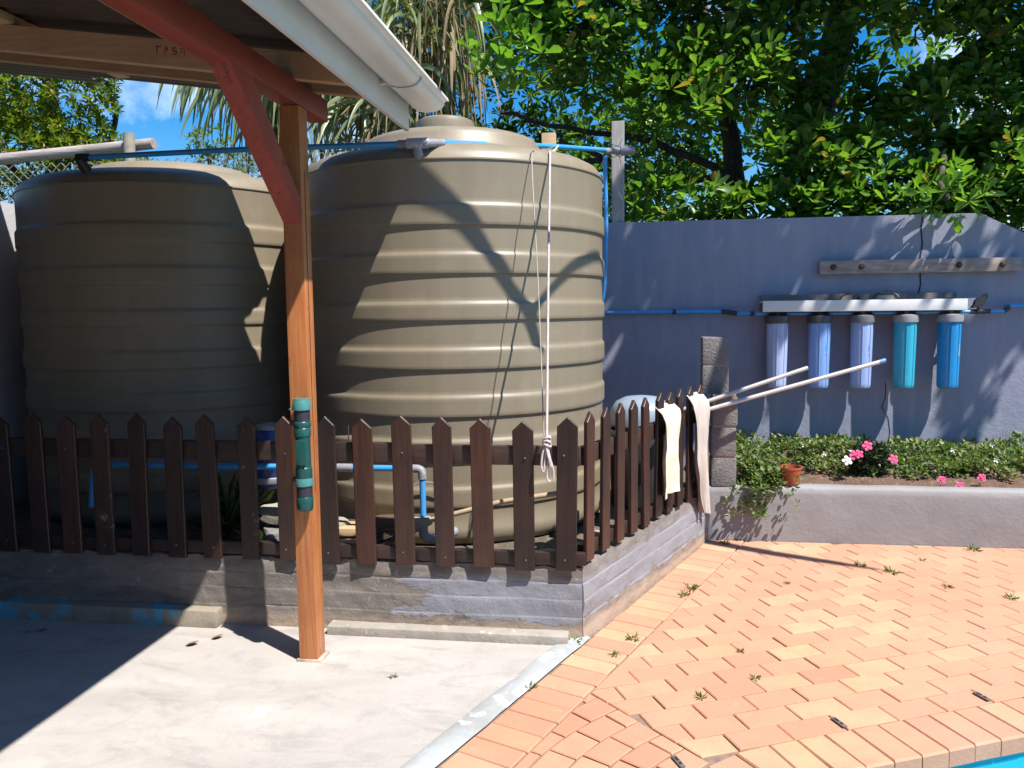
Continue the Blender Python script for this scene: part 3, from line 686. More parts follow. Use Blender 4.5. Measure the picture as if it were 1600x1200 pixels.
m.tube([(-1.02, 3.93, 2.34), (-1.02, 3.93, 2.29), (-1.02, 3.97, 2.27)], [.021, .024, .026], 12); build('tee_fitting', m, M_grey, e, 50)
m = MB(); m.tube([(-2.97, 4.085, 2.372), (-2.90, 4.085, 2.372)], .022, 12); m.tube([(-2.945, 4.06, 2.365), (-2.945, 4.12, 2.31)], [.024, .03], 14); build('tank_fitting', m, M_black, e, 50)
m = MB(); m.tube([(-.16, 5.80, 2.625), (-.105, 5.92, 2.646)], .021, 12); m.tube([(-.10, 5.93, 2.648), (-.045, 5.965, 2.652)], .024, 12); m.tube([(-.045, 5.965, 2.652), (.015, 5.97, 2.652), (.016, 5.97, 2.652), (.06, 5.97, 2.65)], [.035, .037, .029, .027], 14); build('end_fitting', m, M_grey, e, 50)
m = MB(); m.tube(pipe_smooth([(-.155, 5.95, 2.62), (-.155, 5.98, 2.45), (-.15, 6.0, 2.2), (-.155, 6.01, 1.85), (-.175, 6.02, 1.6), (-.2, 6.04, 1.49)]), .0155, 12); build('downpipe', m, M_pipe, e, 50)
m = MB()
for i in range(5):
    g = [Vector((-.085, 5.99, 2.65))+Vector((.05*math.cos(t_)+.01*math.sin(3*t_+i), .05*math.sin(t_), .02*math.sin(2*t_+i*1.3)+.012*(i-2))) for t_ in [k_*.5 for k_ in range(14)]]
    m.tube(g, .0025, 5)
m.tube(pipe_smooth([(-.06, 5.965, 2.65), (-.04, 5.96, 2.5), (-.07, 5.965, 2.4), (-.03, 5.96, 2.3)]), .0025, 5); m.tube([(-.1, 5.95, 2.68), (-.13, 5.94, 2.72)], .0025, 5); m.tube([(-.06, 5.95, 2.68), (-.03, 5.94, 2.73)], .0025, 5)
build('tie_wire', m, M_wire, e, 50)
m = MB(); m.box((-.112, 6.125, 2.10), (-.018, 6.16, 2.90), .004); tag(build('upright_board', m, M_greywoodz), 'grey upright board standing on the boundary wall, tied to the blue pipe', 'post')
m = MB(); m.box((-.605, 5.84, .25), (-.505, 5.90, 2.775), .004); tag(build('upright_board', m, M_tanwood), 'tan upright board behind the sunlit tank, topping out above the pipe', 'post')
# rope from the pipe over the tank shoulder to the fence
rope = empty('rope', (-.35, 3.53, .9)); tag(rope, 'pale rope hanging from the blue pipe, knotted in a loop at the fence', 'rope')
m = MB(); m.tube(pipe_smooth([(-.43, 5.14, 2.54), (-.415, 4.75, 2.44), (-.40, 4.32, 2.335), (-.392, 4.19, 2.27), (-.375, 3.88, 1.65), (-.352, 3.52, .955)]), .0062, 8); build('cord', m, M_rope, rope, 50)
m = MB()
for i in range(3):
    m.tube([Vector((-.352, 3.522, .945-.016*i))+Vector((.016*math.cos(t_), .012*math.sin(t_), .007*math.sin(t_*1.5+i))) for t_ in [k_*.6 for k_ in range(13)]], .006, 7)
build('knot', m, M_rope, rope, 50)
m = MB()
for pts in ([(-.352, 3.52, .92), (-.37, 3.515, .88), (-.376, 3.51, .82), (-.366, 3.51, .795), (-.36, 3.515, .85), (-.352, 3.52, .905)], [(-.35, 3.52, .91), (-.338, 3.51, .86), (-.322, 3.508, .80), (-.325, 3.508, .762), (-.343, 3.508, .752), (-.352, 3.51, .78), (-.344, 3.512, .85), (-.348, 3.52, .90)], [(-.355, 3.515, .91), (-.345, 3.505, .87), (-.333, 3.503, .82)]):
    m.tube(pipe_smooth(pts), .0048, 7)
build('loop', m, M_rope, rope, 50)
m = MB(); m.tube(pipe_smooth([(-.436, 5.10, 2.535), (-.445, 4.7, 2.44), (-.47, 4.25, 2.335), (-.475, 4.10, 2.26), (-.42, 3.85, 1.62), (-.37, 3.57, .95)]), .0028, 6); build('cord', m, M_wire, rope, 50)

# low pipe behind the fence
e = empty('supply_pipe', (-.987, 3.75, .3)); tag(e, 'blue pipe running low behind the pickets with a grey elbow', 'pipe')
m = MB(); m.tube([(-2.68, 3.76, .742), (-1.02, 3.75, .75)], .0155, 12); m.tube([(-.987, 3.75, .715), (-.987, 3.75, .47)], .015, 12); m.tube([(-2.75, 3.76, .715), (-2.76, 3.74, .52)], .015, 12); build('pipe', m, M_pipe, e, 50)
for pts, r_ in ((pipe_smooth([(-1.035, 3.75, .75), (-1.005, 3.75, .748), (-.989, 3.75, .735), (-.987, 3.75, .70)]), .0205), ([(-2.64, 3.76, .742), (-2.71, 3.76, .74), (-2.75, 3.76, .70)], .0205), (pipe_smooth([(-.987, 3.75, .50), (-.987, 3.75, .43), (-.97, 3.765, .40), (-.93, 3.80, .392), (-.86, 3.90, .40)]), .024), ([(-1.42, 3.752, .749), (-1.34, 3.752, .749)], .02)):
    m = MB(); m.tube(pts, r_, 12); build('elbow_fitting', m, M_grey, e, 50)

# ------------------------------------------------------------------ picket fences
def picket_mesh(w_=.092, h=.70, t_=.02, pt=.045):
    poly = [(-w_/2, 0), (w_/2, 0), (w_/2, h-pt), (0, h), (-w_/2, h-pt)]; ch = .003
    ins = [(x*(1-2*ch/w_), min(max(z, ch), h-ch) if abs(x) > .001 else h-ch*1.6) for x, z in poly]; n = 5
    vs = [(x, 0, z) for x, z in ins]+[(x, ch, z) for x, z in poly]+[(x, t_-ch, z) for x, z in poly]+[(x, t_, z) for x, z in ins]
    fs = [tuple(range(n)), tuple(range(4*n-1, 3*n-1, -1))]
    for k_ in range(3): fs += [(k_*n+i, (k_+1)*n+i, (k_+1)*n+(i+1) % n, k_*n+(i+1) % n) for i in range(n)]
    return mesh('picket', vs, fs, M_picket)
PM = picket_mesh(); PMW = PM.copy(); PMW.materials.clear(); PMW.materials.append(M_picket_worn); PMN = picket_mesh(.082, .70)
fa = empty('picket_fence', (-1.7, 3.56, .33)); tag(fa, 'dark brown picket fence in front of the two tanks', 'fence')
xs = [-3.46, -3.28, -3.09, -2.908, -2.734, -2.555, -2.366, -2.176, -1.988, -1.793, -1.601, -1.393, -1.214, -1.024, -.834, -.652, -.462, -.272]
for i, x in enumerate(xs):
    worn = i in (5, 9); o = bpy.data.objects.new('picket', PMW if worn else PM); link(o, fa)
    o.location = (x, 3.546+random.uniform(-.003, .003), .33+random.uniform(-.006, .006)); o.rotation_euler = (random.gauss(0, .008), random.gauss(0, .011), random.gauss(0, .025)); o.scale = (random.uniform(.94, 1.06), 1, random.uniform(.985, 1.015))
    if worn: o['label'] = 'picket with bare weathered tip'
for i, x in enumerate(xs):
    for zz in (.86, .385):
        m = MB(); mm = Matrix.Translation((x+random.uniform(-.012, .012), 3.5455, zz+random.uniform(-.012, .012))) @ Matrix.Rotation(R(90), 4, 'X'); m.lathe([(.004, -.004), (.004, .003), (.0, .0045)], (0, 0, 0), 8, mm); build('nail', m, M_steel if i % 3 else M_bolt, fa, 40)
for z0, z1, dx in ((.815, .905, 0), (.352, .412, .02)):
    m = MB(); m.box((-3.6, 3.568, z0), (-1.02, 3.606, z1), .004); build('rail', m, M_rail, fa, 35)
    m = MB(); m.box((-1.016, 3.568, z0-.004), (-.205+dx, 3.605, z1-.006), .004); build('rail', m, M_rail, fa, 35)
fb = empty('picket_fence', (CR.x, CR.y, .34)); tag(fb, 'dark brown picket fence slanting back towards the block pillar', 'fence')
for i in range(10):
    s = .075+.1735*i; p = CR+RD*s+RN*(-.004); o = bpy.data.objects.new('picket', PMN); link(o, fb)
    o.location = (p.x, p.y, .345+random.uniform(-.008, .012)); o.rotation_euler = (random.gauss(0, .006), random.gauss(0, .008), math.atan2(RD.y, RD.x)+random.gauss(0, .02))
for z0, z1 in ((.80, .885), (.365, .425)):
    m = MB(); mm = Matrix.Translation((CR.x, CR.y, 0)) @ Matrix.Rotation(math.atan2(RD.y, RD.x), 4, 'Z'); m.box((.05, .026, z0), (1.80, .062, z1), .004, mm); build('rail', m, M_rail, fb, 35)

# ------------------------------------------------------------------ carport roof
roof = empty('carport_roof', (-1.37, 3.24, 0)); tag(roof, 'timber carport roof with white gutter on an orange-brown post', 'carport')
m = MB(); m.box((-1.412, 3.20, 0.0), (-1.328, 3.29, 2.362), .005); po = build('post', m, M_post, roof, 35)
m = MB(); m.box((-1.3285, 3.236, .75), (-1.3262, 3.239, 2.1)); build('crack', m, M_bolt, po, None)
m = MB(); m.box((-1.425, 3.195, -.01), (-1.31, 3.30, .012), .006); build('footing', m, M_kerb, po)
m = MB(); m.box((-1.415, -1.2, 2.365), (-1.33, 3.54, 2.462), .005); build('beam', m, M_red, roof, 35)
bx = [(2.64, 2.366), (2.80, 2.366), (3.198, 1.985), (3.198, 1.885)]
m = MB(); m.add([(-1.332-.0, y, z) for y, z in bx]+[(-1.408, y, z) for y, z in bx], [(0, 1, 2, 3), (7, 6, 5, 4)]+[(i, 4+i, 4+(i+1) % 4, (i+1) % 4) for i in range(4)]); build('brace', m, M_redz, roof, None)
SL = .142
def rz(x): return 2.458-SL*(x+1.33)
for y0 in (-.9, .5, 1.85, 3.17, 3.37):
    a = [(-4.6, rz(-4.6)), (-1.105, rz(-1.105)), (-1.105, rz(-1.105)+.105), (-4.6, rz(-4.6)+.105)]
    vs = [(x, y0, z) for x, z in a]+[(x, y0+.045, z) for x, z in a]
    m = MB(); m.add(vs, [(0, 1, 2, 3), (7, 6, 5, 4), (0, 4, 5, 1), (1, 5, 6, 2), (2, 6, 7, 3), (3, 7, 4, 0)]); build('rafter', m, M_raft, roof, None)
for y0 in (3.155, 3.355):
    m = MB(); m.box((-1.40, y0+.06, 2.462), (-1.345, y0+.11, 2.54), .003); build('cleat', m, M_bolt, roof, None)
for x in (-1.16, -1.84, -2.6, -3.4, -4.2):
    z = rz(x)+.106; m = MB(); m.box((x-.035, -1.2, z), (x+.035, 3.98 if x != -1.84 else 3.165, z+.038), .003); build('purlin', m, M_purlin, roof, 35)
# stencilled mark on the front rafter
m = MB(); xg, zg = -1.78, rz(-1.78)+.045
for i in range(4):
    x0 = xg-.14+.035*i
    for bxx in {0: [(0, 0, .006, .03), (.006, .024, .024, .03)], 1: [(0, .0, .006, .012), (.004, .012, .018, .03)], 2: [(0, .0, .022, .006), (0, .012, .022, .018), (0, .024, .022, .03), (0, .018, .006, .024), (.016, .006, .022, .012)], 3: [(0, .012, .012, .018), (.0, .024, .02, .03), (.016, 0, .022, .03)]}[i]:
        dz = -SL*(x0-xg); m.add([(x0+bxx[0], 3.1685, zg+dz+bxx[1]), (x0+bxx[2], 3.1685, zg+dz+bxx[1]), (x0+bxx[2], 3.1685, zg+dz+bxx[3]), (x0+bxx[0], 3.1685, zg+dz+bxx[3])], [(0, 1, 2, 3)])
build('stencil_mark', m, simple('red_ink', (.33, .05, .03), (.3, .10, .06), 60, .8), roof, None)
# corrugated sheets
def zsheet(x): return rz(x)+.148
for i in range(7):
    y0 = -1.15+i*.735; y1 = y0+.77; ny = 80; vs, fs = [], []
    for j in range(ny+1):
        y = y0+(y1-y0)*j/ny; a = .0085*math.cos(2*math.pi*y/.0762)+(i % 2)*.003
        for x in (-4.7, -3.8, -2.9, -2.0, -.965): vs.append((x, y, zsheet(x)+.0085+a))
    for j in range(ny):
        for k_ in range(4): a = j*5+k_; fs.append((a, a+1, a+6, a+5))
    m = MB(); m.add(vs, fs); build('roof_sheet', m, M_iron, roof, 60)
for xa, xb, y1 in ((-4.7, -3.0, 4.42), (-3.0, -1.62, 4.25)):
    ny = 40; vs, fs = [], []
    for j in range(ny+1):
        y = 3.97+(y1-3.97)*j/ny; a = .0085*math.cos(2*math.pi*y/.0762)
        for x in (xa, xb): vs.append((x, y, zsheet(x)+.012+a))
    for j in range(ny): fs.append((j*2, j*2+1, j*2+3, j*2+2))
    m = MB(); m.add(vs, fs); build('roof_sheet', m, M_iron, roof, 60)
m = MB(); m.box((-1.102, -1.2, 2.416), (-1.08, 4.0, 2.60), .003); build('fascia', m, M_white, roof, 35)
# gutter: open trough profile swept along y
gp = [(-1.078, 2.60), (-1.076, 2.56), (-1.058, 2.528), (-1.03, 2.507), (-.99, 2.500), (-.945, 2.502), (-.915, 2.512), (-.898, 2.530), (-.893, 2.552), (-.885, 2.564), (-.876, 2.562), (-.874, 2.548)]
inn = [(-.888, 2.545), (-.906, 2.530), (-.920, 2.518), (-.948, 2.508), (-.99, 2.506), (-1.027, 2.513), (-1.052, 2.533), (-1.070, 2.60)]
full = gp+inn; n = len(full); ys = [-1.2, 1.4, 3.985]
vs = [(x, y, z) for y in ys for x, z in full]; fs = [(a*n+i, (a+1)*n+i, (a+1)*n+(i+1) % n, a*n+(i+1) % n) for a in range(2) for i in range(n)]
m = MB(); m.add(vs, fs); gu = build('gutter', m, M_gutter, roof, 40)
m = MB(); k_ = 12; m.add([(x, 3.987, z) for x, z in gp]+[(x, 3.995, z) for x, z in gp], [tuple(range(k_)), tuple(range(2*k_-1, k_-1, -1))]+[(i, k_+i, k_+(i+1) % k_, (i+1) % k_) for i in range(k_)]); build('end_cap', m, M_gutter, gu, 40)
for y0 in (.9, 2.15, 3.52):
    b = [(x+(.0 if i < 2 else .004), z-.005 if i > 1 else z) for i, (x, z) in enumerate(gp[:10])]; b = [(-1.081, 2.47), (-1.079, 2.52)]+b[2:]
    m = MB(); q = len(b); m.add([(x, y0, z) for x, z in b]+[(x, y0+.022, z) for x, z in b]+[(x, y0, z-.004) for x, z in b]+[(x, y0+.022, z-.004) for x, z in b], [(i, i+1, q+i+1, q+i) for i in range(q-1)]+[(2*q+i, 3*q+i, 3*q+i+1, 2*q+i+1) for i in range(q-1)]+[(i, 2*q+i, 2*q+i+1, i+1) for i in range(q-1)]+[(q+i, q+i+1, 3*q+i+1, 3*q+i) for i in range(q-1)])
    build('gutter_bracket', m, M_white, gu, None)

# green tube on the post
tr = empty('green_holder', (-1.37, 3.155, .68)); tag(tr, 'dark green and navy plastic tube strapped to the post', 'holder')
tc = (-1.342, 3.158, 0)
m = MB(); m.lathe([(0, .683), (.026, .683), (.033, .692), (.035, .712), (.035, .742), (.033, .745)], tc, 24); m.lathe([(.033, .80), (.0345, .805), (.0345, .868), (.031, .872), (.031, 1.0), (.0345, 1.004), (.0345, 1.035), (.032, 1.038), (.0355, 1.045), (.0355, 1.062), (.033, 1.065)], tc, 24); build('tube', m, M_tgreen, tr, 40)
m = MB(); m.lathe([(.0322, .738), (.0328, .77), (.0322, .806)], tc, 24); build('grip', m, M_tblack, tr, 40)
m = MB(); m.lathe([(.0325, 1.058), (.033, 1.09), (.0325, 1.116)], tc, 24); build('grip', m, M_tblack, tr, 40)
m = MB(); m.lathe([(.033, .79), (.0375, .793), (.036, .822), (.034, .826)], tc, 24); build('collar', m, M_tlight, tr, 40)
m = MB(); m.lathe([(.033, 1.112), (.039, 1.114), (.0385, 1.122), (.0355, 1.15), (.034, 1.152), (.033, 1.16), (0, 1.16)], tc, 24); build('collar', m, M_tlight, tr, 40)
m = MB(); m.box((-1.386, 3.128, 1.113), (-1.377, 3.15, 1.121), .002); build('clip', m, M_tlight, tr, 40)
m = MB(); m.box((-1.36, 3.118, .885), (-1.318, 3.13, .99), .004); build('clip', m, M_tgreen, tr, 40)
m = MB(); m.box((-1.413, 3.19, 1.04), (-1.327, 3.199, 1.056)); build('strap', m, M_tblack, tr, 40)
m = MB(); m.box((-1.413, 3.19, .80), (-1.327, 3.199, .815)); build('strap', m, M_tblack, tr, 40)

# ------------------------------------------------------------------ wall fittings
e = empty('peg_rail', (2.03, 6.05, 1.74)); tag(e, 'weathered plank with four rusty bolts high on the blue wall', 'plank')
m = MB(); m.box((1.37, 6.035, 1.745), (2.71, 6.098, 1.840), .005); build('plank', m, M_greywood, e, 35)
for x in (1.462, 1.652, 2.30, 2.585):
    m = MB(); mm = Matrix.Translation((x, 6.035, 1.793)) @ Matrix.Rotation(R(90), 4, 'X'); m.lathe([(.021, 0), (.021, .008), (.016, .016), (.012, .017), (.012, .028), (0, .03)], (0, 0, 0), 16, mm); build('bolt', m, M_bolt, e, 40)
e = empty('filter_shelf', (1.63, 6.0, 1.48)); tag(e, 'pale metal-fronted shelf bracket above the five water filters', 'shelf')
m = MB(); m.box((.957, 5.895, 1.48), (2.315, 5.915, 1.558), .004); m.box((.957, 5.915, 1.545), (2.315, 6.05, 1.556)); build('front_rail', m, M_white, e, 35)
m = MB(); m.box((.965, 6.055, 1.475), (2.30, 6.098, 1.602), .004); build('back_plank', m, M_greywood, e, 35)
HC = [((.34, .42, .66), (.40, .47, .70)), ((.17, .32, .64), (.22, .37, .68)), ((.26, .37, .64), (.31, .42, .68)), ((.03, .34, .50), (.04, .38, .54)), ((.012, .20, .50), (.02, .25, .54))]
names = ['pale lilac-blue water filter housing at the left end of the shelf', 'mid blue water filter housing second from the left, with a small printed mark', 'soft blue water filter housing in the middle of the five, crossed by the pole tip', 'turquoise water filter housing second from the right, with grey cap', 'deep cyan-blue water filter housing at the right end, with a rusty smear']
for i, x in enumerate((1.072, 1.363, 1.650, 1.940, 2.231)):
    cy = 5.972; fe = empty('water_filter', (x, cy, .93)); tag(fe, names[i], 'water filter', 'water filters on the blue wall')
    mt = NT('filter_plastic_%d' % i); vv = mt.coords(jitter=False); vst = mt.coords((18, 18, .8), False)
    cc = mt.mix(mt.ramp(mt.noise(vst, 1.5, 5), (.35, 0.), (.7, 1.)), HC[i][0], HC[i][1]); cc = mt.mix(mt.ramp(mt.noise(vv, 14, 6, .7), (.6, 0.), (.75, .35)), cc, (.45, .5, .55))
    mt.col(cc); mt.rough(.35)
    prof = [(0, .932), (.05, .933), (.062, .938), (.067, .95), (.068, .97), (.0745, 1.39), (.0745, 1.405)]
    m = MB(); m.lathe(prof, (x, cy, 0), 40); h = build('housing', m, mt.m, fe, 40)
    m = MB()
    for g in (-100, -55, -145, 60):
        d = Vector((math.cos(R(g)), math.sin(R(g)), 0)); m.tube([Vector((x, cy, .95))+d*.068, Vector((x, cy, 1.385))+d*.0755], .0035, 6)
    build('rib', m, mt.m, h, 50)
    cap = simple('dark_filter_cap', (.07, .07, .078), (.05, .05, .055), 20, .5) if i < 2 else simple('grey_filter_cap', (.16, .16, .17), (.11, .11, .12), 20, .5)
    if i > 2: cap = simple('pale_grey_filter_cap', (.30, .30, .32), (.22, .22, .23), 20, .5)
    m = MB(); m.lathe([(.074, 1.398), (.085, 1.40), (.087, 1.425), (.085, 1.448), (.06, 1.456), (.02, 1.458), (.02, 1.475), (0, 1.475)], (x, cy, 0), 40); build('cap', m, cap, fe, 40)
    if i in (1, 2, 4):
        m = MB(); mk = simple('print_mark', (.03, .25, .65), (.05, .3, .7), 60, .5) if i != 4 else simple('rust_smear', (.30, .33, .24), (.2, .3, .3), 40, .7)
        for (ga, gb, za, zb) in ([(-66, -56, 1.20, 1.25), (-64, -54, 1.17, 1.19), (-67, -60, 1.255, 1.265)] if i != 4 else [(-60, -40, 1.16, 1.22), (-55, -42, 1.22, 1.25)]):
            q = [(ga, za), (gb, za+.006), (gb-1, zb), (ga+2, zb-.004)]; m.add([(x+.0735*math.cos(R(g_)), cy+.0735*math.sin(R(g_)), z) for g_, z in q], [(0, 1, 2, 3)])
        build('mark', m, mk, fe, None)
e = empty('wall_pipe', (0, 6.06, 1.487)); tag(e, 'blue pipe clipped along the boundary wall, feeding the water filters', 'pipe')
m = MB(); m.tube([(-.25, 6.062, 1.488), (.70, 6.062, 1.486)], .0135, 12); m.tube([(.78, 6.05, 1.47), (.92, 6.0, 1.468)], .0135, 12); m.tube([(.92, 5.975, 1.467), (2.36, 5.975, 1.467)], .012, 12); m.tube([(2.50, 6.03, 1.470), (2.62, 6.045, 1.470)], .0135, 12); m.tube([(2.62, 6.05, 1.505), (3.6, 6.06, 1.50)], .0135, 12); build('pipe', m, M_pipe, e, 50)
for pts, r_ in [([(.69, 6.06, 1.486), (.74, 6.055, 1.482), (.80, 6.045, 1.470)], .018), ([(2.36, 5.98, 1.467), (2.42, 6.0, 1.468), (2.51, 6.03, 1.469)], .017), ([(2.61, 6.046, 1.468), (2.64, 6.05, 1.49), (2.63, 6.05, 1.512)], .018)]+[([(x-.062, 5.975, 1.467), (x+.062, 5.975, 1.467)], .019) for x in (1.072, 1.363, 1.650, 1.940, 2.231)]+[([(.338, 6.06, 1.487), (.362, 6.06, 1.487)], .019), ([(.888, 6.005, 1.468), (.912, 6.005, 1.468)], .019)]:
    m = MB(); m.tube(pts, r_, 12); build('coupling', m, M_tblack, e, 50)
# black ragged fitting on the pipe
bt = MB(); prof = [(-.055, -.012), (-.038, .012), (-.03, .04), (-.012, .058), (.006, .062), (.03, .085), (.042, .088), (.046, .074), (.044, .055), (.036, .03), (.03, .012), (.012, .0), (.004, -.018), (.002, -.032), (.022, -.036), (.006, -.044), (-.014, -.042), (-.016, -.03), (-.008, -.012), (-.022, -.006), (-.04, -.014)]
k_ = len(prof); bc = (2.425, 5.985, 1.505)
bt.add([(bc[0]+x, bc[1]-.018+.006*math.sin(9*x*40), bc[2]+z) for x, z in prof]+[(bc[0]+x, bc[1]+.018, bc[2]+z) for x, z in prof], [tuple(range(k_)), tuple(range(2*k_-1, k_-1, -1))]+[(i, k_+i, k_+(i+1) % k_, (i+1) % k_) for i in range(k_)])
bo = build('black_tap', bt, M_black, smooth=60); tag(bo, 'small ragged black fitting perched on the pipe right of the shelf', 'tap')
# two dive masks lying on the shelf
for x, lab in ((1.56, 'thin black-rimmed goggles on the shelf above the middle filter'), (1.81, 'black-strapped diving mask on the shelf right of the goggles')):
    g = empty('goggles', (x, 5.985, 1.556)); tag(g, lab, 'goggles', 'goggles on the filter shelf')
    m = MB(); big = x > 1.7; wd = .085 if big else .06; hh = .05 if big else .035
    m.tube([Vector((x+wd*math.cos(a), 5.985+.02*math.sin(a*2), 1.565+hh*math.sin(a))) for a in [math.pi*i/16 for i in range(17)]], .008 if big else .005, 8); build('rim', m, M_black, g, 50)
    m = MB()
    if big: m.add([(x-.06, 5.99, 1.562), (x+.06, 5.99, 1.562), (x+.05, 5.992, 1.59), (x-.05, 5.992, 1.59)], [(0, 1, 2, 3)])
    else: m.tube([Vector((x+.05+.02*math.cos(a), 5.98, 1.575+.016*math.sin(a))) for a in [2*math.pi*i/16 for i in range(17)]], .005, 8)
    build('lens', m, M_steel if big else M_black, g, 50)

# ------------------------------------------------------------------ block pillar, poles, cloths, drum
e = empty('block_pillar', (.63, 5.34, .35)); tag(e, 'stack of grey cement blocks standing at the corner of the planter', 'pillar')
z = .352
for i in range(3):
    m = MB(); j = random.uniform(-.006, .006); m.box((.548+j, 5.268, z), (.708+j, 5.42, z+.188), .012); build('block', m, M_block, e, 40); z += .188
    m = MB(); m.box((.556, 5.276, z-.004), (.700, 5.41, z+.014)); build('mortar_joint', m, M_mortar, e, None); z += .012
for i in range(2):
    m = MB(); m.box((.494, 5.37, z), (.664, 5.52, z+.182), .010); build('block', m, M_block, e, 40)
    z += .182
    if i == 0: m = MB(); m.box((.50, 5.374, z-.003), (.655, 5.51, z+.008)); build('mortar_joint', m, M_mortar, e, None); z += .007
pd = [(( -.15, 5.02, .70), (1.575, 5.29, 1.165), 'longer pale pole with blue end cap, resting on the block pillar'), ((-.10, 5.10, .72), (1.14, 5.29, 1.128), 'shorter pale pole lying beside the longer one on the pillar')]
for a, b, lab in pd:
    e = empty('pole', a); tag(e, lab, 'pole', 'poles on the pillar'); a, b = Vector(a), Vector(b); m = MB(); m.tube([a, b], .0135, 14); build('shaft', m, M_pole, e, 50)
    if 'blue' in lab: d = (b-a).normalized(); m = MB(); m.tube([b-d*.005, b+d*.035], .0148, 14); build('end_cap', m, M_grey if False else simple('blue_cap', (.10, .22, .38), (.12, .26, .42), 20, .4), e, 50)
def cloth(name, s0, s1, ztop, zb0, zb1, mat, label, tip=None):
    nu, nv = 16, 26; vs, fs = [], []
    for side in (0, 1):
        for i in range(nu+1):
            for j in range(nv+1):
                a, b = i/nu, j/nv
                s = s0+(s1-s0)*a*(1-.15*b) if tip is None else s0+(s1-s0)*(a*(1-.65*b**3)+.62*b**3)
                zb = zb0+(zb1-zb0)*a; z = ztop-.012*abs(a-.5)+(zb-ztop)*b
                out = .012+.022*min(1, b*6)+.024*math.sin(a*8+b*2.5+1.2*math.sin(b*4))*b**.45+.011*math.sin(a*19+1+b*3)*b**.5+.008*nz((a*4, b*6, s0), 1.)
                if b < .05: out = -.015+b*.6
                p = CR+RD*s+RN*(out-.003*side); vs.append((p.x, p.y, z-.002*side))
    o_ = (nu+1)*(nv+1)
    for side in (0, 1):
        for i in range(nu):
            for j in range(nv):
                q = side*o_+i*(nv+1)+j; f = (q, q+1, q+nv+2, q+nv+1); fs.append(f if side else f[::-1])
    m = MB(); m.add(vs, fs); tag(build(name, m, mat, smooth=80), label, 'cloth', 'cloths on the slanting fence')
cloth('cloth', .90, 1.17, .985, .47, .49, M_cloth1, 'cream cloth draped over the slanting fence, left of the other cloth')
cloth('cloth', 1.41, 1.68, 1.0, .25, .22, M_cloth2, 'long beige cloth hanging to a point at the end of the slanting fence', tip=1)
e = empty('filter_drum', (.09, 4.98, .30)); tag(e, 'blue-grey domed plastic drum behind the slanting fence', 'drum')
m = MB(); m.lathe([(.165, .30), (.185, .32), (.19, .55), (.19, .74), (.182, .76)], (.09, 4.98, 0), 40); build('lower_body', m, M_black, e, 40)
m = MB(); m.lathe([(.186, .80), (.195, .81), (.195, .845), (.185, .90), (.155, .945), (.10, .972), (.04, .98), (0, .98)], (.09, 4.98, 0), 40); m.lathe([(.192, .74), (.197, .75), (.197, .77), (.19, .775)], (.09, 4.98, 0), 40); build('dome', m, M_drum, e, 40)

# ------------------------------------------------------------------ planter plants
pt = empty('flower_pot', (1.055, 5.335, .36)); tag(pt, 'small terracotta-coloured pot standing on the planter edge', 'pot')
m = MB(); m.lathe([(0, .362), (.050, .362), (.053, .368), (.070, .468), (.074, .47), (.074, .482), (.068, .482), (.066, .47), (.050, .40), (0, .40)], (1.055, 5.335, 0), 36); build('pot_body', m, M_terra, pt, 35)
gc = Leaves(LEAFN)
for i in range(5800):
    x = rng.uniform(.72, 5.3); y = rng.uniform(YP+.14, 6.08); dn = nz((x, y, 7), 2.1)
    front = (y-YP)/.83
    if front < .42+.22*dn and not (x < .98): continue
    if rng.random() > .62+1.1*nz((x, y, 11), 4.5): continue
    z = soil_z(x, y); h = max(.01, .05+.07*(nz((x, y, 2), 3)+.5))*rng.random()**.6*(1.25 if front > .6 else .9)
    gc.rosette((x, y, z+h), (rng.normal(0, .5), rng.normal(-.2, .5), 1), 5, .034*rng.uniform(.6, 1.4), .024, (30, 90))
for i in range(330):   # plants spilling over the planter's corner
    x = rng.normal(.86, .10); y = YP+rng.uniform(-.05, .25); z = .44-.75*max(0, YP+.08-y)+rng.uniform(-.10, .08)-(.12*rng.random() if y < YP else 0)
    if .54 < x < .73 and y > YP-.02: continue
    gc.rosette((x, y, z), (rng.normal(0, .4), -.5, .8), 5, .036, .024, (35, 90))
stuff(gc.build('ground_cover', M_cover)); bpy.data.objects['ground_cover']['label'] = 'low leafy ground cover filling the planter'; bpy.data.objects['ground_cover']['category'] = 'ground cover'
m = MB()
for x, y in [(1.25, 5.85), (1.32, 5.9), (1.36, 5.72), (1.15, 5.95), (2.22, 5.8), (2.5, 5.88), (2.62, 5.8), (2.42, 5.62), (2.7, 5.6), (2.1, 5.95)]:
    z = soil_z(x, y)+.11
    for k_ in range(5):
        a = k_*1.257; m.add([(x, y, z), (x+.016*math.cos(a-.4), y-.006, z+.016*math.sin(a-.4)), (x+.022*math.cos(a), y-.01, z+.022*math.sin(a)), (x+.016*math.cos(a+.4), y-.006, z+.016*math.sin(a+.4))], [(0, 1, 2, 3)])
o = stuff(build('white_blossom', m, M_petal, smooth=None)); o['label'] = 'scattered small white blossoms in the ground cover'; o['category'] = 'flowers'
def flower(m, c_, r_, dirn=(0, -1, .35), n=5):
    B = orient(np.asarray(dirn, float)); c_ = np.asarray(c_)
    for k_ in range(n):
        a = 6.283*k_/n; pts = []
        for (rr, da, h) in ((.1, 0, 0), (.75, -.5, .15), (1, -.2, .1), (1, .2, .1), (.75, .5, .15)):
            pts.append(c_+(B[:, 0]*math.cos(a+da)+B[:, 2]*math.sin(a+da))*rr*r_+B[:, 1]*h*r_)
        m.add(pts, [(0, 1, 2, 3, 4)])
ip = empty('flowering_plant', (1.60, 5.62, .40)); tag(ip, 'dark-leaved plant with pink flowers and one white flower in the planter', 'plant')
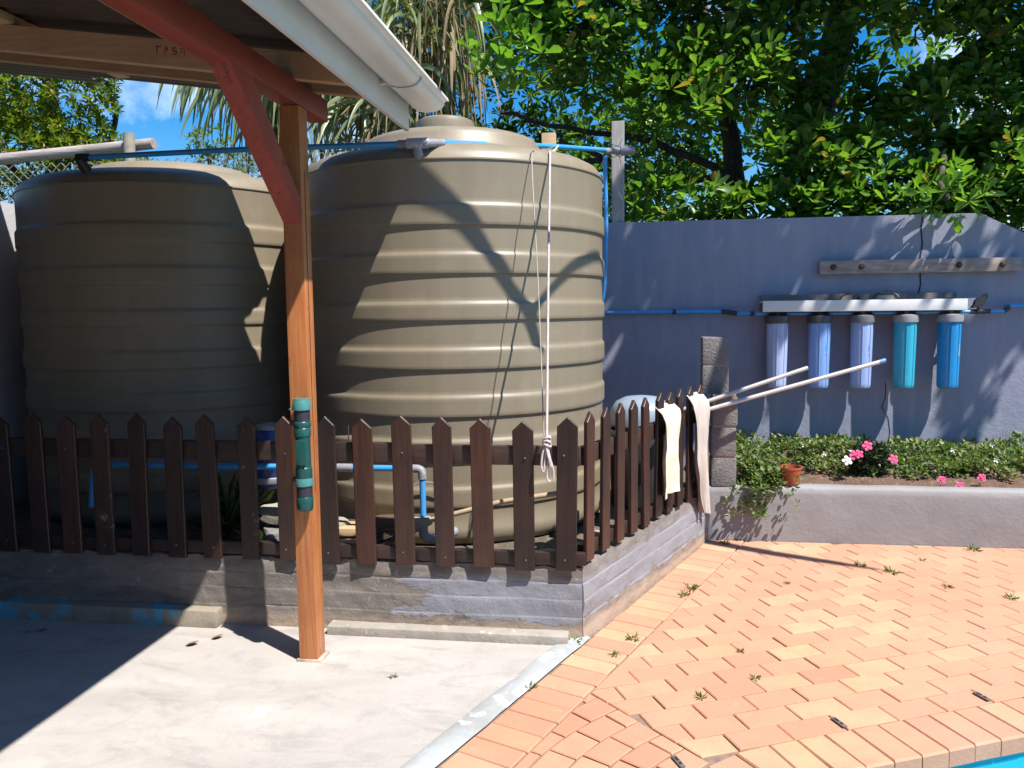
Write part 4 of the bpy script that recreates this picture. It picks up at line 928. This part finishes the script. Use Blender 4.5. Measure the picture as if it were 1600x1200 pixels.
dl = Leaves(LEAFN)
for i in range(60):
    p, d = blob_points((1.62, 5.62, .49), (.14, .10, .10), 1, .3); dl.rosette(p[0], d[0]+np.array([0, -.3, .6]), 6, .06, .03)
dl.build('foliage', M_darkleaf, ip)
for c_, r_, mt in (((1.575, 5.50, .595), .034, M_pink), ((1.49, 5.48, .535), .034, M_pink), ((1.515, 5.47, .545), .03, M_pink), ((1.74, 5.50, .51), .032, M_pink), ((1.445, 5.475, .50), .034, M_petal)):
    m = MB(); flower(m, c_, r_); flower(m, (c_[0]+.006, c_[1]-.006, c_[2]+.004), r_*.6, (.2, -1, .2)); build('flower', m, mt, ip, None)
for x, lab in ((2.02, 'leftmost of three small pink flowers low at the planter front'), (2.13, 'lowest of three small pink flowers at the planter front'), (2.26, 'rightmost of three small pink flowers low at the planter front')):
    y = 5.46; z = soil_z(x, y)+(.05 if x != 2.13 else .015); fe = empty('pink_flower', (x, y, z)); tag(fe, lab, 'flower', 'small pink flowers')
    m = MB(); flower(m, (x, y-.02, z), .028); flower(m, (x+.008, y-.028, z+.01), .02, (.4, -1, .1)); build('bloom', m, M_pink, fe, None)
    m = MB(); m.tube([(x, y, z-.07), (x, y-.01, z)], .003, 6); build('stem', m, M_weed, fe)
# weeds in the joints
WD = [((.349, 4.309), .07, 'bushier weed in the paving near the slanting wall'), ((.31, 4.20), .055, 'weed just in front of the bushier one by the slanting wall'), ((.035, 3.60), .05, 'weed at the joint between the edging bricks and the field, nearest the wall corner'), ((-.05, 3.42), .045, 'small weed in the edging joint below the wall corner'), ((1.504, 4.699), .075, 'dark sprawling weed at the end of the long shadow on the paving'), ((1.36, 4.82), .06, 'weed beside the long shadow near the planter'), ((-.378, 3.073), .045, 'weed at the outer edge of the edging bricks beside the concrete'), ((1.713, 4.479), .05, 'small weed in the paving right of the long shadow'), ((1.974, 4.343), .06, 'weed near the right edge of the picture'), ((.29, 3.072), .045, 'small spiky weed in the middle of the near bricks'), ((.525, 3.265), .04, 'small weed in the brick field centre'), ((.50, 3.52), .03, 'tiny weed high in the brick field centre'), ((.62, 5.18), .06, 'weed in the corner between slanting wall and planter'), ((-.25, 3.53), .07, 'weed tuft at the foot of the wall corner'), ((-.959, 3.101), .03, 'lone weed sprouting from the pale concrete'), ((2.13, 5.20), .07, 'grass tuft at the foot of the planter wall'), ((.877, 4.448), .03, 'faint weed in the upper brick field'), ((1.75, 4.95), .03, 'tiny weed near the planter foot')]
for (x, y), h, lab in WD:
    h *= .72; wl = Leaves(LEAFN); e = empty('weed', (x, y, 0)); tag(e, lab, 'weed', 'weeds in the paving')
    for k_ in range(26):
        a = rng.uniform(0, 6.28); el = rng.uniform(.05, 1.0); d = (math.cos(a)*math.cos(el), math.sin(a)*math.cos(el), math.sin(el)); b = rng.uniform(0, h*.55)
        wl.leaf((x+math.cos(a)*b, y+math.sin(a)*b, .001), d, h*rng.uniform(.3, .95), h*rng.uniform(.1, .24), rng.normal(0, .7))
    wl.build('leaf_tuft', M_weed, e)
for (x, y, rr, lab) in ((-2.0, 3.29, .028, 'yellowish dry leaf on the concrete near the shadow edge'), (-1.917, 3.37, .026, 'curled dry leaf on the concrete by the ledge end'), (-2.81, 3.38, .026, 'dry leaf in the shade at the far left'), (-2.87, 3.34, .018, 'smaller dry leaf in the shade at the far left')):
    l1 = Leaves(LEAFN); l1.leaf((x, y, .008), (1, rng.normal(0, .5), .12), rr*2.2, rr*1.9, .25); tag(l1.build('dry_leaf', M_dryleaf), lab, 'leaf', 'dry leaves on the concrete')
for (x, y), lab in (((.77, 2.93), 'middle metal cover anchor set in the coping joint'), ((1.366, 3.201), 'rightmost metal cover anchor set in the bricks'), ((.174, 2.60), 'leftmost metal cover anchor set in the bricks')):
    e = empty('cover_anchor', (x, y, 0)); tag(e, lab, 'anchor', 'pool cover anchors'); mm = Matrix.Translation((x, y, .004)) @ Matrix.Rotation(A0-math.pi/2, 4, 'Z')
    m = MB(); m.box((-.035, -.009, 0), (.035, .009, .005), .0015, mm); build('plate', m, M_steel, e); m = MB(); m.box((-.022, -.004, .0045), (-.002, .004, .0065), 0, mm); m.box((.008, -.004, .0045), (.02, .004, .0065), 0, mm); build('slot', m, M_black, e, None)

# ------------------------------------------------------------------ things lying behind the straight fence
e = empty('broom', (-1.13, 3.72, .34)); tag(e, 'old bristle broom lying behind the pickets, head to the left', 'broom')
m = MB()
for i in range(170):
    a = rng.uniform(0, 6.28); b = rng.random()**.5; p0 = Vector((-1.03+rng.uniform(-.02, .02), 3.75+.03*b*math.cos(a), .47+.03*b*math.sin(a))); p1 = Vector((-1.26+rng.uniform(-.015, .02), 3.74+.06*b*math.cos(a), .42+.10*b*math.sin(a))); m.tube([p0, p1], .0032, 4)
build('bristles', m, M_bristle, e, 60)
m = MB(); m.tube([(-1.04, 3.75, .467), (-.95, 3.75, .495)], [.042, .022], 14); build('ferrule', m, M_stone, e, 50)
m = MB(); m.tube([(-.96, 3.75, .492), (-.6, 3.76, .592), (-.36, 3.77, .632), (-.30, 3.775, .64)], .0125, 10); build('handle', m, M_bamboo, e, 50)
e = empty('timber_offcut', (-1.25, 3.82, .3)); tag(e, 'pale sawn board offcut lying behind the post', 'board')
m = MB(); mm = Matrix.Translation((-1.36, 3.86, .33)) @ Matrix.Rotation(R(8), 4, 'Z'); m.box((-.14, -.09, 0), (.20, .09, .045), .004, mm); m.box((-.10, -.07, .06), (.19, .08, .10), .004, mm); build('board', m, M_tanwood, e)
e = empty('blue_pump', (-1.86, 3.95, .35)); tag(e, 'dark blue pump with pale fittings half hidden behind the shaded pickets', 'pump')
m = MB(); m.lathe([(0, .60), (.07, .60), (.095, .64), (.095, .86), (.07, .905), (0, .915)], (-1.86, 3.95, 0), 32); build('body', m, M_bluebucket, e)
m = MB(); m.lathe([(.06, .90), (.07, .91), (.07, .93), (.0, .945)], (-1.86, 3.95, 0), 24); build('cap', m, M_grey, e)
m = MB(); m.lathe([(.10, .63), (.105, .64), (.105, .66), (.10, .665)], (-1.86, 3.95, 0), 24); build('ring', m, M_grey, e)
for i, (x, y, z, s, lab, mt) in enumerate(((-1.80, 3.90, .47, .082, 'upper broken cement block supporting the blue pump', M_stone), (-1.78, 3.88, .355, .09, 'lower mossy block under the blue pump', M_block), (-.52, 3.74, .315, .045, 'pale flat stone right of the tank arch, behind the last straight pickets', M_stone), (-.38, 3.80, .32, .05, 'pale angular stone behind the last straight picket', M_stone), (-.25, 3.92, .325, .045, 'pale stone behind the first slanting pickets', M_stone), (-.16, 4.1, .33, .05, 'rounded stone beside the foot of the sunlit tank', M_stone), (.02, 4.35, .335, .05, 'grey stone in front of the drum', M_block), (-1.62, 3.80, .325, .05, 'pale brick lump left of the post, at the bottom rail', M_stone), (-1.50, 3.88, .40, .085, 'tall grey block directly behind the post', M_stone), (-.95, 3.72, .305, .03, 'small pebble behind the bottom rail', M_stone), (.25, 4.85, .335, .05, 'pale stone beside the drum foot', M_stone), (.16, 4.62, .33, .045, 'stone behind the cream cloth', M_stone))):
    bm = bmesh.new(); bmesh.ops.create_icosphere(bm, subdivisions=3, radius=1)
    for q in bm.verts:
        c_ = q.co.copy(); k_ = 1.0/max(abs(c_.x), abs(c_.y), abs(c_.z))**(.75 if s < .055 else .97); am = .22 if s < .055 else .07
        off = Vector((c_.x*1.15, c_.y*.9, c_.z*.62))*s*k_*(.9+am*nz(c_+Vector((i*3, 0, 0)), 1.4)); q.co = Vector((x, y, z))+Matrix.Rotation(i*.7, 3, 'Z') @ off
    m = MB(); m.add([q.co.copy() for q in bm.verts], [tuple(v_.index for v_ in f.verts) for f in bm.faces]); bm.free(); tag(build('stone', m, mt, smooth=40), lab, 'stone', 'stones behind the fence')
bm = bmesh.new(); bmesh.ops.create_icosphere(bm, subdivisions=3, radius=.032); m = MB(); m.add([q.co+Vector((-1.845, 3.72, .40))+q.co*.1*nz(q.co, 60) for q in bm.verts], [tuple(v_.index for v_ in f.verts) for f in bm.faces]); bm.free(); tag(build('lime_ball', m, M_lime, smooth=80), 'lime green ball behind the pickets left of the post', 'ball')
for (x, y, lab) in ((-2.08, 3.86, 'dark spiky plant in the shade behind the left pickets'), (-1.98, 3.92, 'second spiky plant beside the blue pump in the shade')):
    sp = Leaves(LEAFN); e = empty('spiky_plant', (x, y, .3)); tag(e, lab, 'plant', 'spiky plants in the shade')
    for k_ in range(40):
        a = rng.uniform(0, 6.28); el = rng.uniform(.3, 1.4); sp.leaf((x, y, .30+rng.uniform(0, .2)), (math.cos(a)*math.cos(el), math.sin(a)*math.cos(el), math.sin(el)), rng.uniform(.14, .26), .02)
    sp.build('leaf_tuft', M_leaf3, e)
m = MB(); m.tube(pipe_smooth([(-1.165, 3.88, .30), (-1.14, 3.9, .55), (-1.05, 3.9, .645), (-.93, 3.9, .64)]), .004, 6); tag(build('thin_cable', m, M_wire), 'thin pale cable arching over the tank foot beside the elbow', 'cable')
m = MB(); m.tube([(-1.30, 3.59, .90), (-1.298, 3.588, .985)], .003, 6); tag(build('nail', m, M_bolt), 'rusty nail sticking up from the rail right of the post', 'nail')

# ------------------------------------------------------------------ background left: log rail, chain-link, trees, palms
e = empty('chain_link_fence', (-5.5, 7.5, 0)); tag(e, 'chain-link fence with log rail behind the shaded tank', 'fence')
m = MB(); m.tube([(-8.5, 7.5, 3.02), (-6.3, 7.5, 3.10), (-4.62, 7.5, 3.19)], [.06, .058, .054], 14); build('rail', m, M_greywood, e, 50)
for x in (-4.83, -6.9):
    m = MB(); m.tube([(x, 7.42, -.1), (x, 7.42, 3.28 if x > -5 else 3.2)], .055, 14); build('post', m, M_stone, e, 50)
m = MB()
for i in range(70):
    x = -8.6+i*.105
    for sgn in (1, -1):
        zig = []
        for j in range(15): zig.append((x+(.05 if (j % 2) == (sgn > 0) else -.05), 7.46+.004*sgn, 1.7+j*.095))
        m.tube(zig, .005, 4, False)
build('wire_mesh', m, M_wire, e, 50)
m = MB(); m.tube([(-8.6, 7.46, 2.78), (-1.9, 7.46, 2.86)], .004, 5); build('strand', m, M_wire, e, 50)

t2 = empty('yellow_green_tree', (-7.9, 10.5, 0)); tag(t2, 'bright yellow-green leafy tree beyond the chain-link fence at far left', 'tree')
m = MB(); limb(m, [(-8.0, 10.7, -.1), (-7.9, 10.6, 2), (-8.1, 10.6, 4), (-8.0, 10.6, 5.5)], .18, .08, .06, 12); build('trunk', m, M_bark, t2, 60)
for pts in ([(-7.95, 10.6, 2.6), (-7.3, 10.4, 3.4), (-6.8, 10.2, 4.2)], [(-8, 10.6, 3), (-8.8, 10.4, 3.8), (-9.3, 10.2, 4.6)]):
    m = MB(); limb(m, pts, .07, .03, .05); build('branch', m, M_bark, t2, 60)
l2 = Leaves(LEAFN)
for c_, r_, n_ in (((-8.6, 9.9, 4.6), (1.2, .8, .8), 561), ((-7.4, 9.8, 4.4), (.85, .7, .75), 510), ((-8.0, 9.7, 3.6), (1.3, .7, .6), 510), ((-7.0, 9.9, 3.5), (.6, .6, .45), 221), ((-9.4, 9.8, 3.8), (.9, .7, .9), 289), ((-7.0, 10, 5.0), (.7, .6, .5), 238), ((-8.4, 10, 2.9), (1.5, .6, .5), 306), ((-6.4, 9.6, 3.3), (.45, .4, .25), 102), ((-6.9, 9.8, 2.8), (.9, .4, .4), 153)):
    crown(c_, r_, n_, .105, .038, .5, l2, (7, 11))
stuff(l2.build('crown', M_leaf2, t2))
def shrub(name, label, cs, mat, L=.1, W=.045):
    e_ = empty(name, (cs[0][0][0], cs[0][0][1], 0)); tag(e_, label, 'shrub'); l_ = Leaves(LEAFN)
    for c_, r_, n_ in cs: crown(c_, r_, n_, L, W, .3, l_, (6, 9))
    stuff(l_.build('crown', mat, e_)); m_ = MB(); limb(m_, [(cs[0][0][0], cs[0][0][1], -.1), (cs[0][0][0]+.1, cs[0][0][1], 1.2), (cs[0][0][0], cs[0][0][1], cs[0][0][2])], .07, .03, .05); build('stem', m_, M_bark, e_, 60)
shrub('small_tree', 'small pale-green tree top beside the blue sky gap', [((-6.2, 11.5, 4.0), (.35, .3, .28), 60), ((-5.7, 11.5, 3.75), (.3, .3, .2), 40), ((-5.3, 11.6, 3.5), (.7, .3, .3), 70)], M_leaf2, .09, .04)
shrub('dark_shrub', 'dark undergrowth between the palm and the broad-leaved tree', [((-.9, 9.2, 2.6), (1.1, .5, .9), 230), ((-1.8, 9.6, 2.9), (.8, .5, .9), 170), ((-1.5, 9.3, 3.9), (1.0, .5, 1.0), 260), ((-1.9, 9.5, 5.0), (1.2, .5, .7), 160), ((-2.9, 9.8, 3.2), (.7, .4, .9), 110), ((-.3, 9.8, 3.3), (.8, .5, .8), 130), ((.4, 9.6, 2.2), (.9, .5, .5), 90)], M_leaf3, .13, .055)
shrub('dark_shrub', 'dark hedge seen just above the right part of the wall', [((2.6, 8.6, 1.9), (1.5, .4, .75), 260), ((4.6, 8.4, 2.0), (1.2, .4, .9), 200), ((.9, 8.9, 1.9), (1.0, .4, .7), 110)], M_leaf3, .12, .055)
shrub('sunlit_shrub', 'lighter sunlit shrub seen behind the grey upright board', [((.25, 10.5, 3.1), (.8, .5, .7), 170), ((-.2, 10.6, 2.4), (.9, .5, .5), 90), ((.9, 10.6, 2.9), (.5, .4, .9), 90)], M_leaf2, .10, .045)

def ribbon(mb, pts, w0, fold=.25):
    P_ = [Vector(p) for p in pts]; n_ = len(P_); k = len(mb.v); vs, fs = [], []
    sx = Vector((rng.normal(), rng.normal(), .2)).normalized()
    for i, p in enumerate(P_):
        d = (P_[min(i+1, n_-1)]-P_[max(i-1, 0)]).normalized(); s_ = d.cross(sx); s_ = s_.normalized() if s_.length > 1e-4 else d.orthogonal().normalized(); u_ = s_.cross(d)
        w_ = w0*min(1, .5+i/n_*2)*(1-(i/(n_-1))**2.5*.96)
        vs += [p-s_*w_+u_*w_*fold, p, p+s_*w_+u_*w_*fold]
    for i in range(n_-1):
        a = i*3; fs += [(a, a+1, a+4, a+3), (a+1, a+2, a+5, a+4)]
    mb.add(vs, fs)
def droop(c_, az, el, L, g, n_=8):
    p = Vector(c_); d = Vector((math.cos(az)*math.cos(el), math.sin(az)*math.cos(el), math.sin(el))); out = [p.copy()]
    for i in range(n_): p = p+d*(L/n_); d = (d+Vector((0, 0, -g/n_))).normalized(); out.append(p.copy())
    return out
def palm(name, base, top, label, crowns, green, dry, wl=.028, Lr=(.9, 1.4)):
    e_ = empty(name, base); tag(e_, label, 'palm', 'palms behind the tanks')
    m_ = MB(); limb(m_, [base, ((base[0]+top[0])/2+.1, base[1], top[2]*.5), top], .13, .10, .03, 12); build('trunk', m_, M_bark, e_, 60)
    m1, m2 = MB(), MB()
    for c_ in crowns:
        for i in range(green): ribbon(m1, droop(Vector(c_)+Vector((0, 0, rng.uniform(-.1, .25))), rng.uniform(0, 6.28), rng.uniform(-.2, 1.1), rng.uniform(*Lr), rng.uniform(2.2, 4.2)), wl*rng.uniform(.7, 1.2))
        for i in range(dry): ribbon(m2, droop(Vector(c_)+Vector((rng.normal(0, .08), rng.normal(0, .08), rng.uniform(-.5, .1))), rng.uniform(0, 6.28), rng.uniform(-1.2, .3), rng.uniform(.6, 1.3), rng.uniform(3, 7)), wl*rng.uniform(.35, .8))
    stuff(build('frond_mass', m1, M_strap, e_, 60))
    if dry: stuff(build('dead_fronds', m2, M_dry, e_, 60))
palm('strap_leaf_palm', (-4.1, 8.6, 0), (-3.75, 8.5, 4.4), 'pale green strap-leaved palm drooping behind the left tank', [(-3.9, 8.4, 4.15), (-3.45, 8.3, 4.3), (-4.3, 8.6, 4.35), (-3.6, 8.2, 3.95), (-3.2, 8.4, 3.9)], 95, 12, .03)
palm('dry_palm', (-2.0, 8.4, 0), (-1.95, 8.3, 5.4), 'palm with hanging dry straw-coloured fronds behind the gutter', [(-1.9, 8.1, 4.9), (-2.3, 8.1, 4.6), (-2.05, 8.0, 4.2), (-2.5, 8.2, 4.0), (-2.7, 8.3, 3.6), (-1.7, 8.1, 4.5), (-2.3, 8.0, 3.4)], 22, 75, .026)
m = MB()
for i in range(26): ribbon(m, droop((-4.45+rng.normal(0, .2), 8.6, 4.3), rng.uniform(2.5, 4), rng.uniform(-.3, .8), rng.uniform(.6, 1.0), 4), .012)
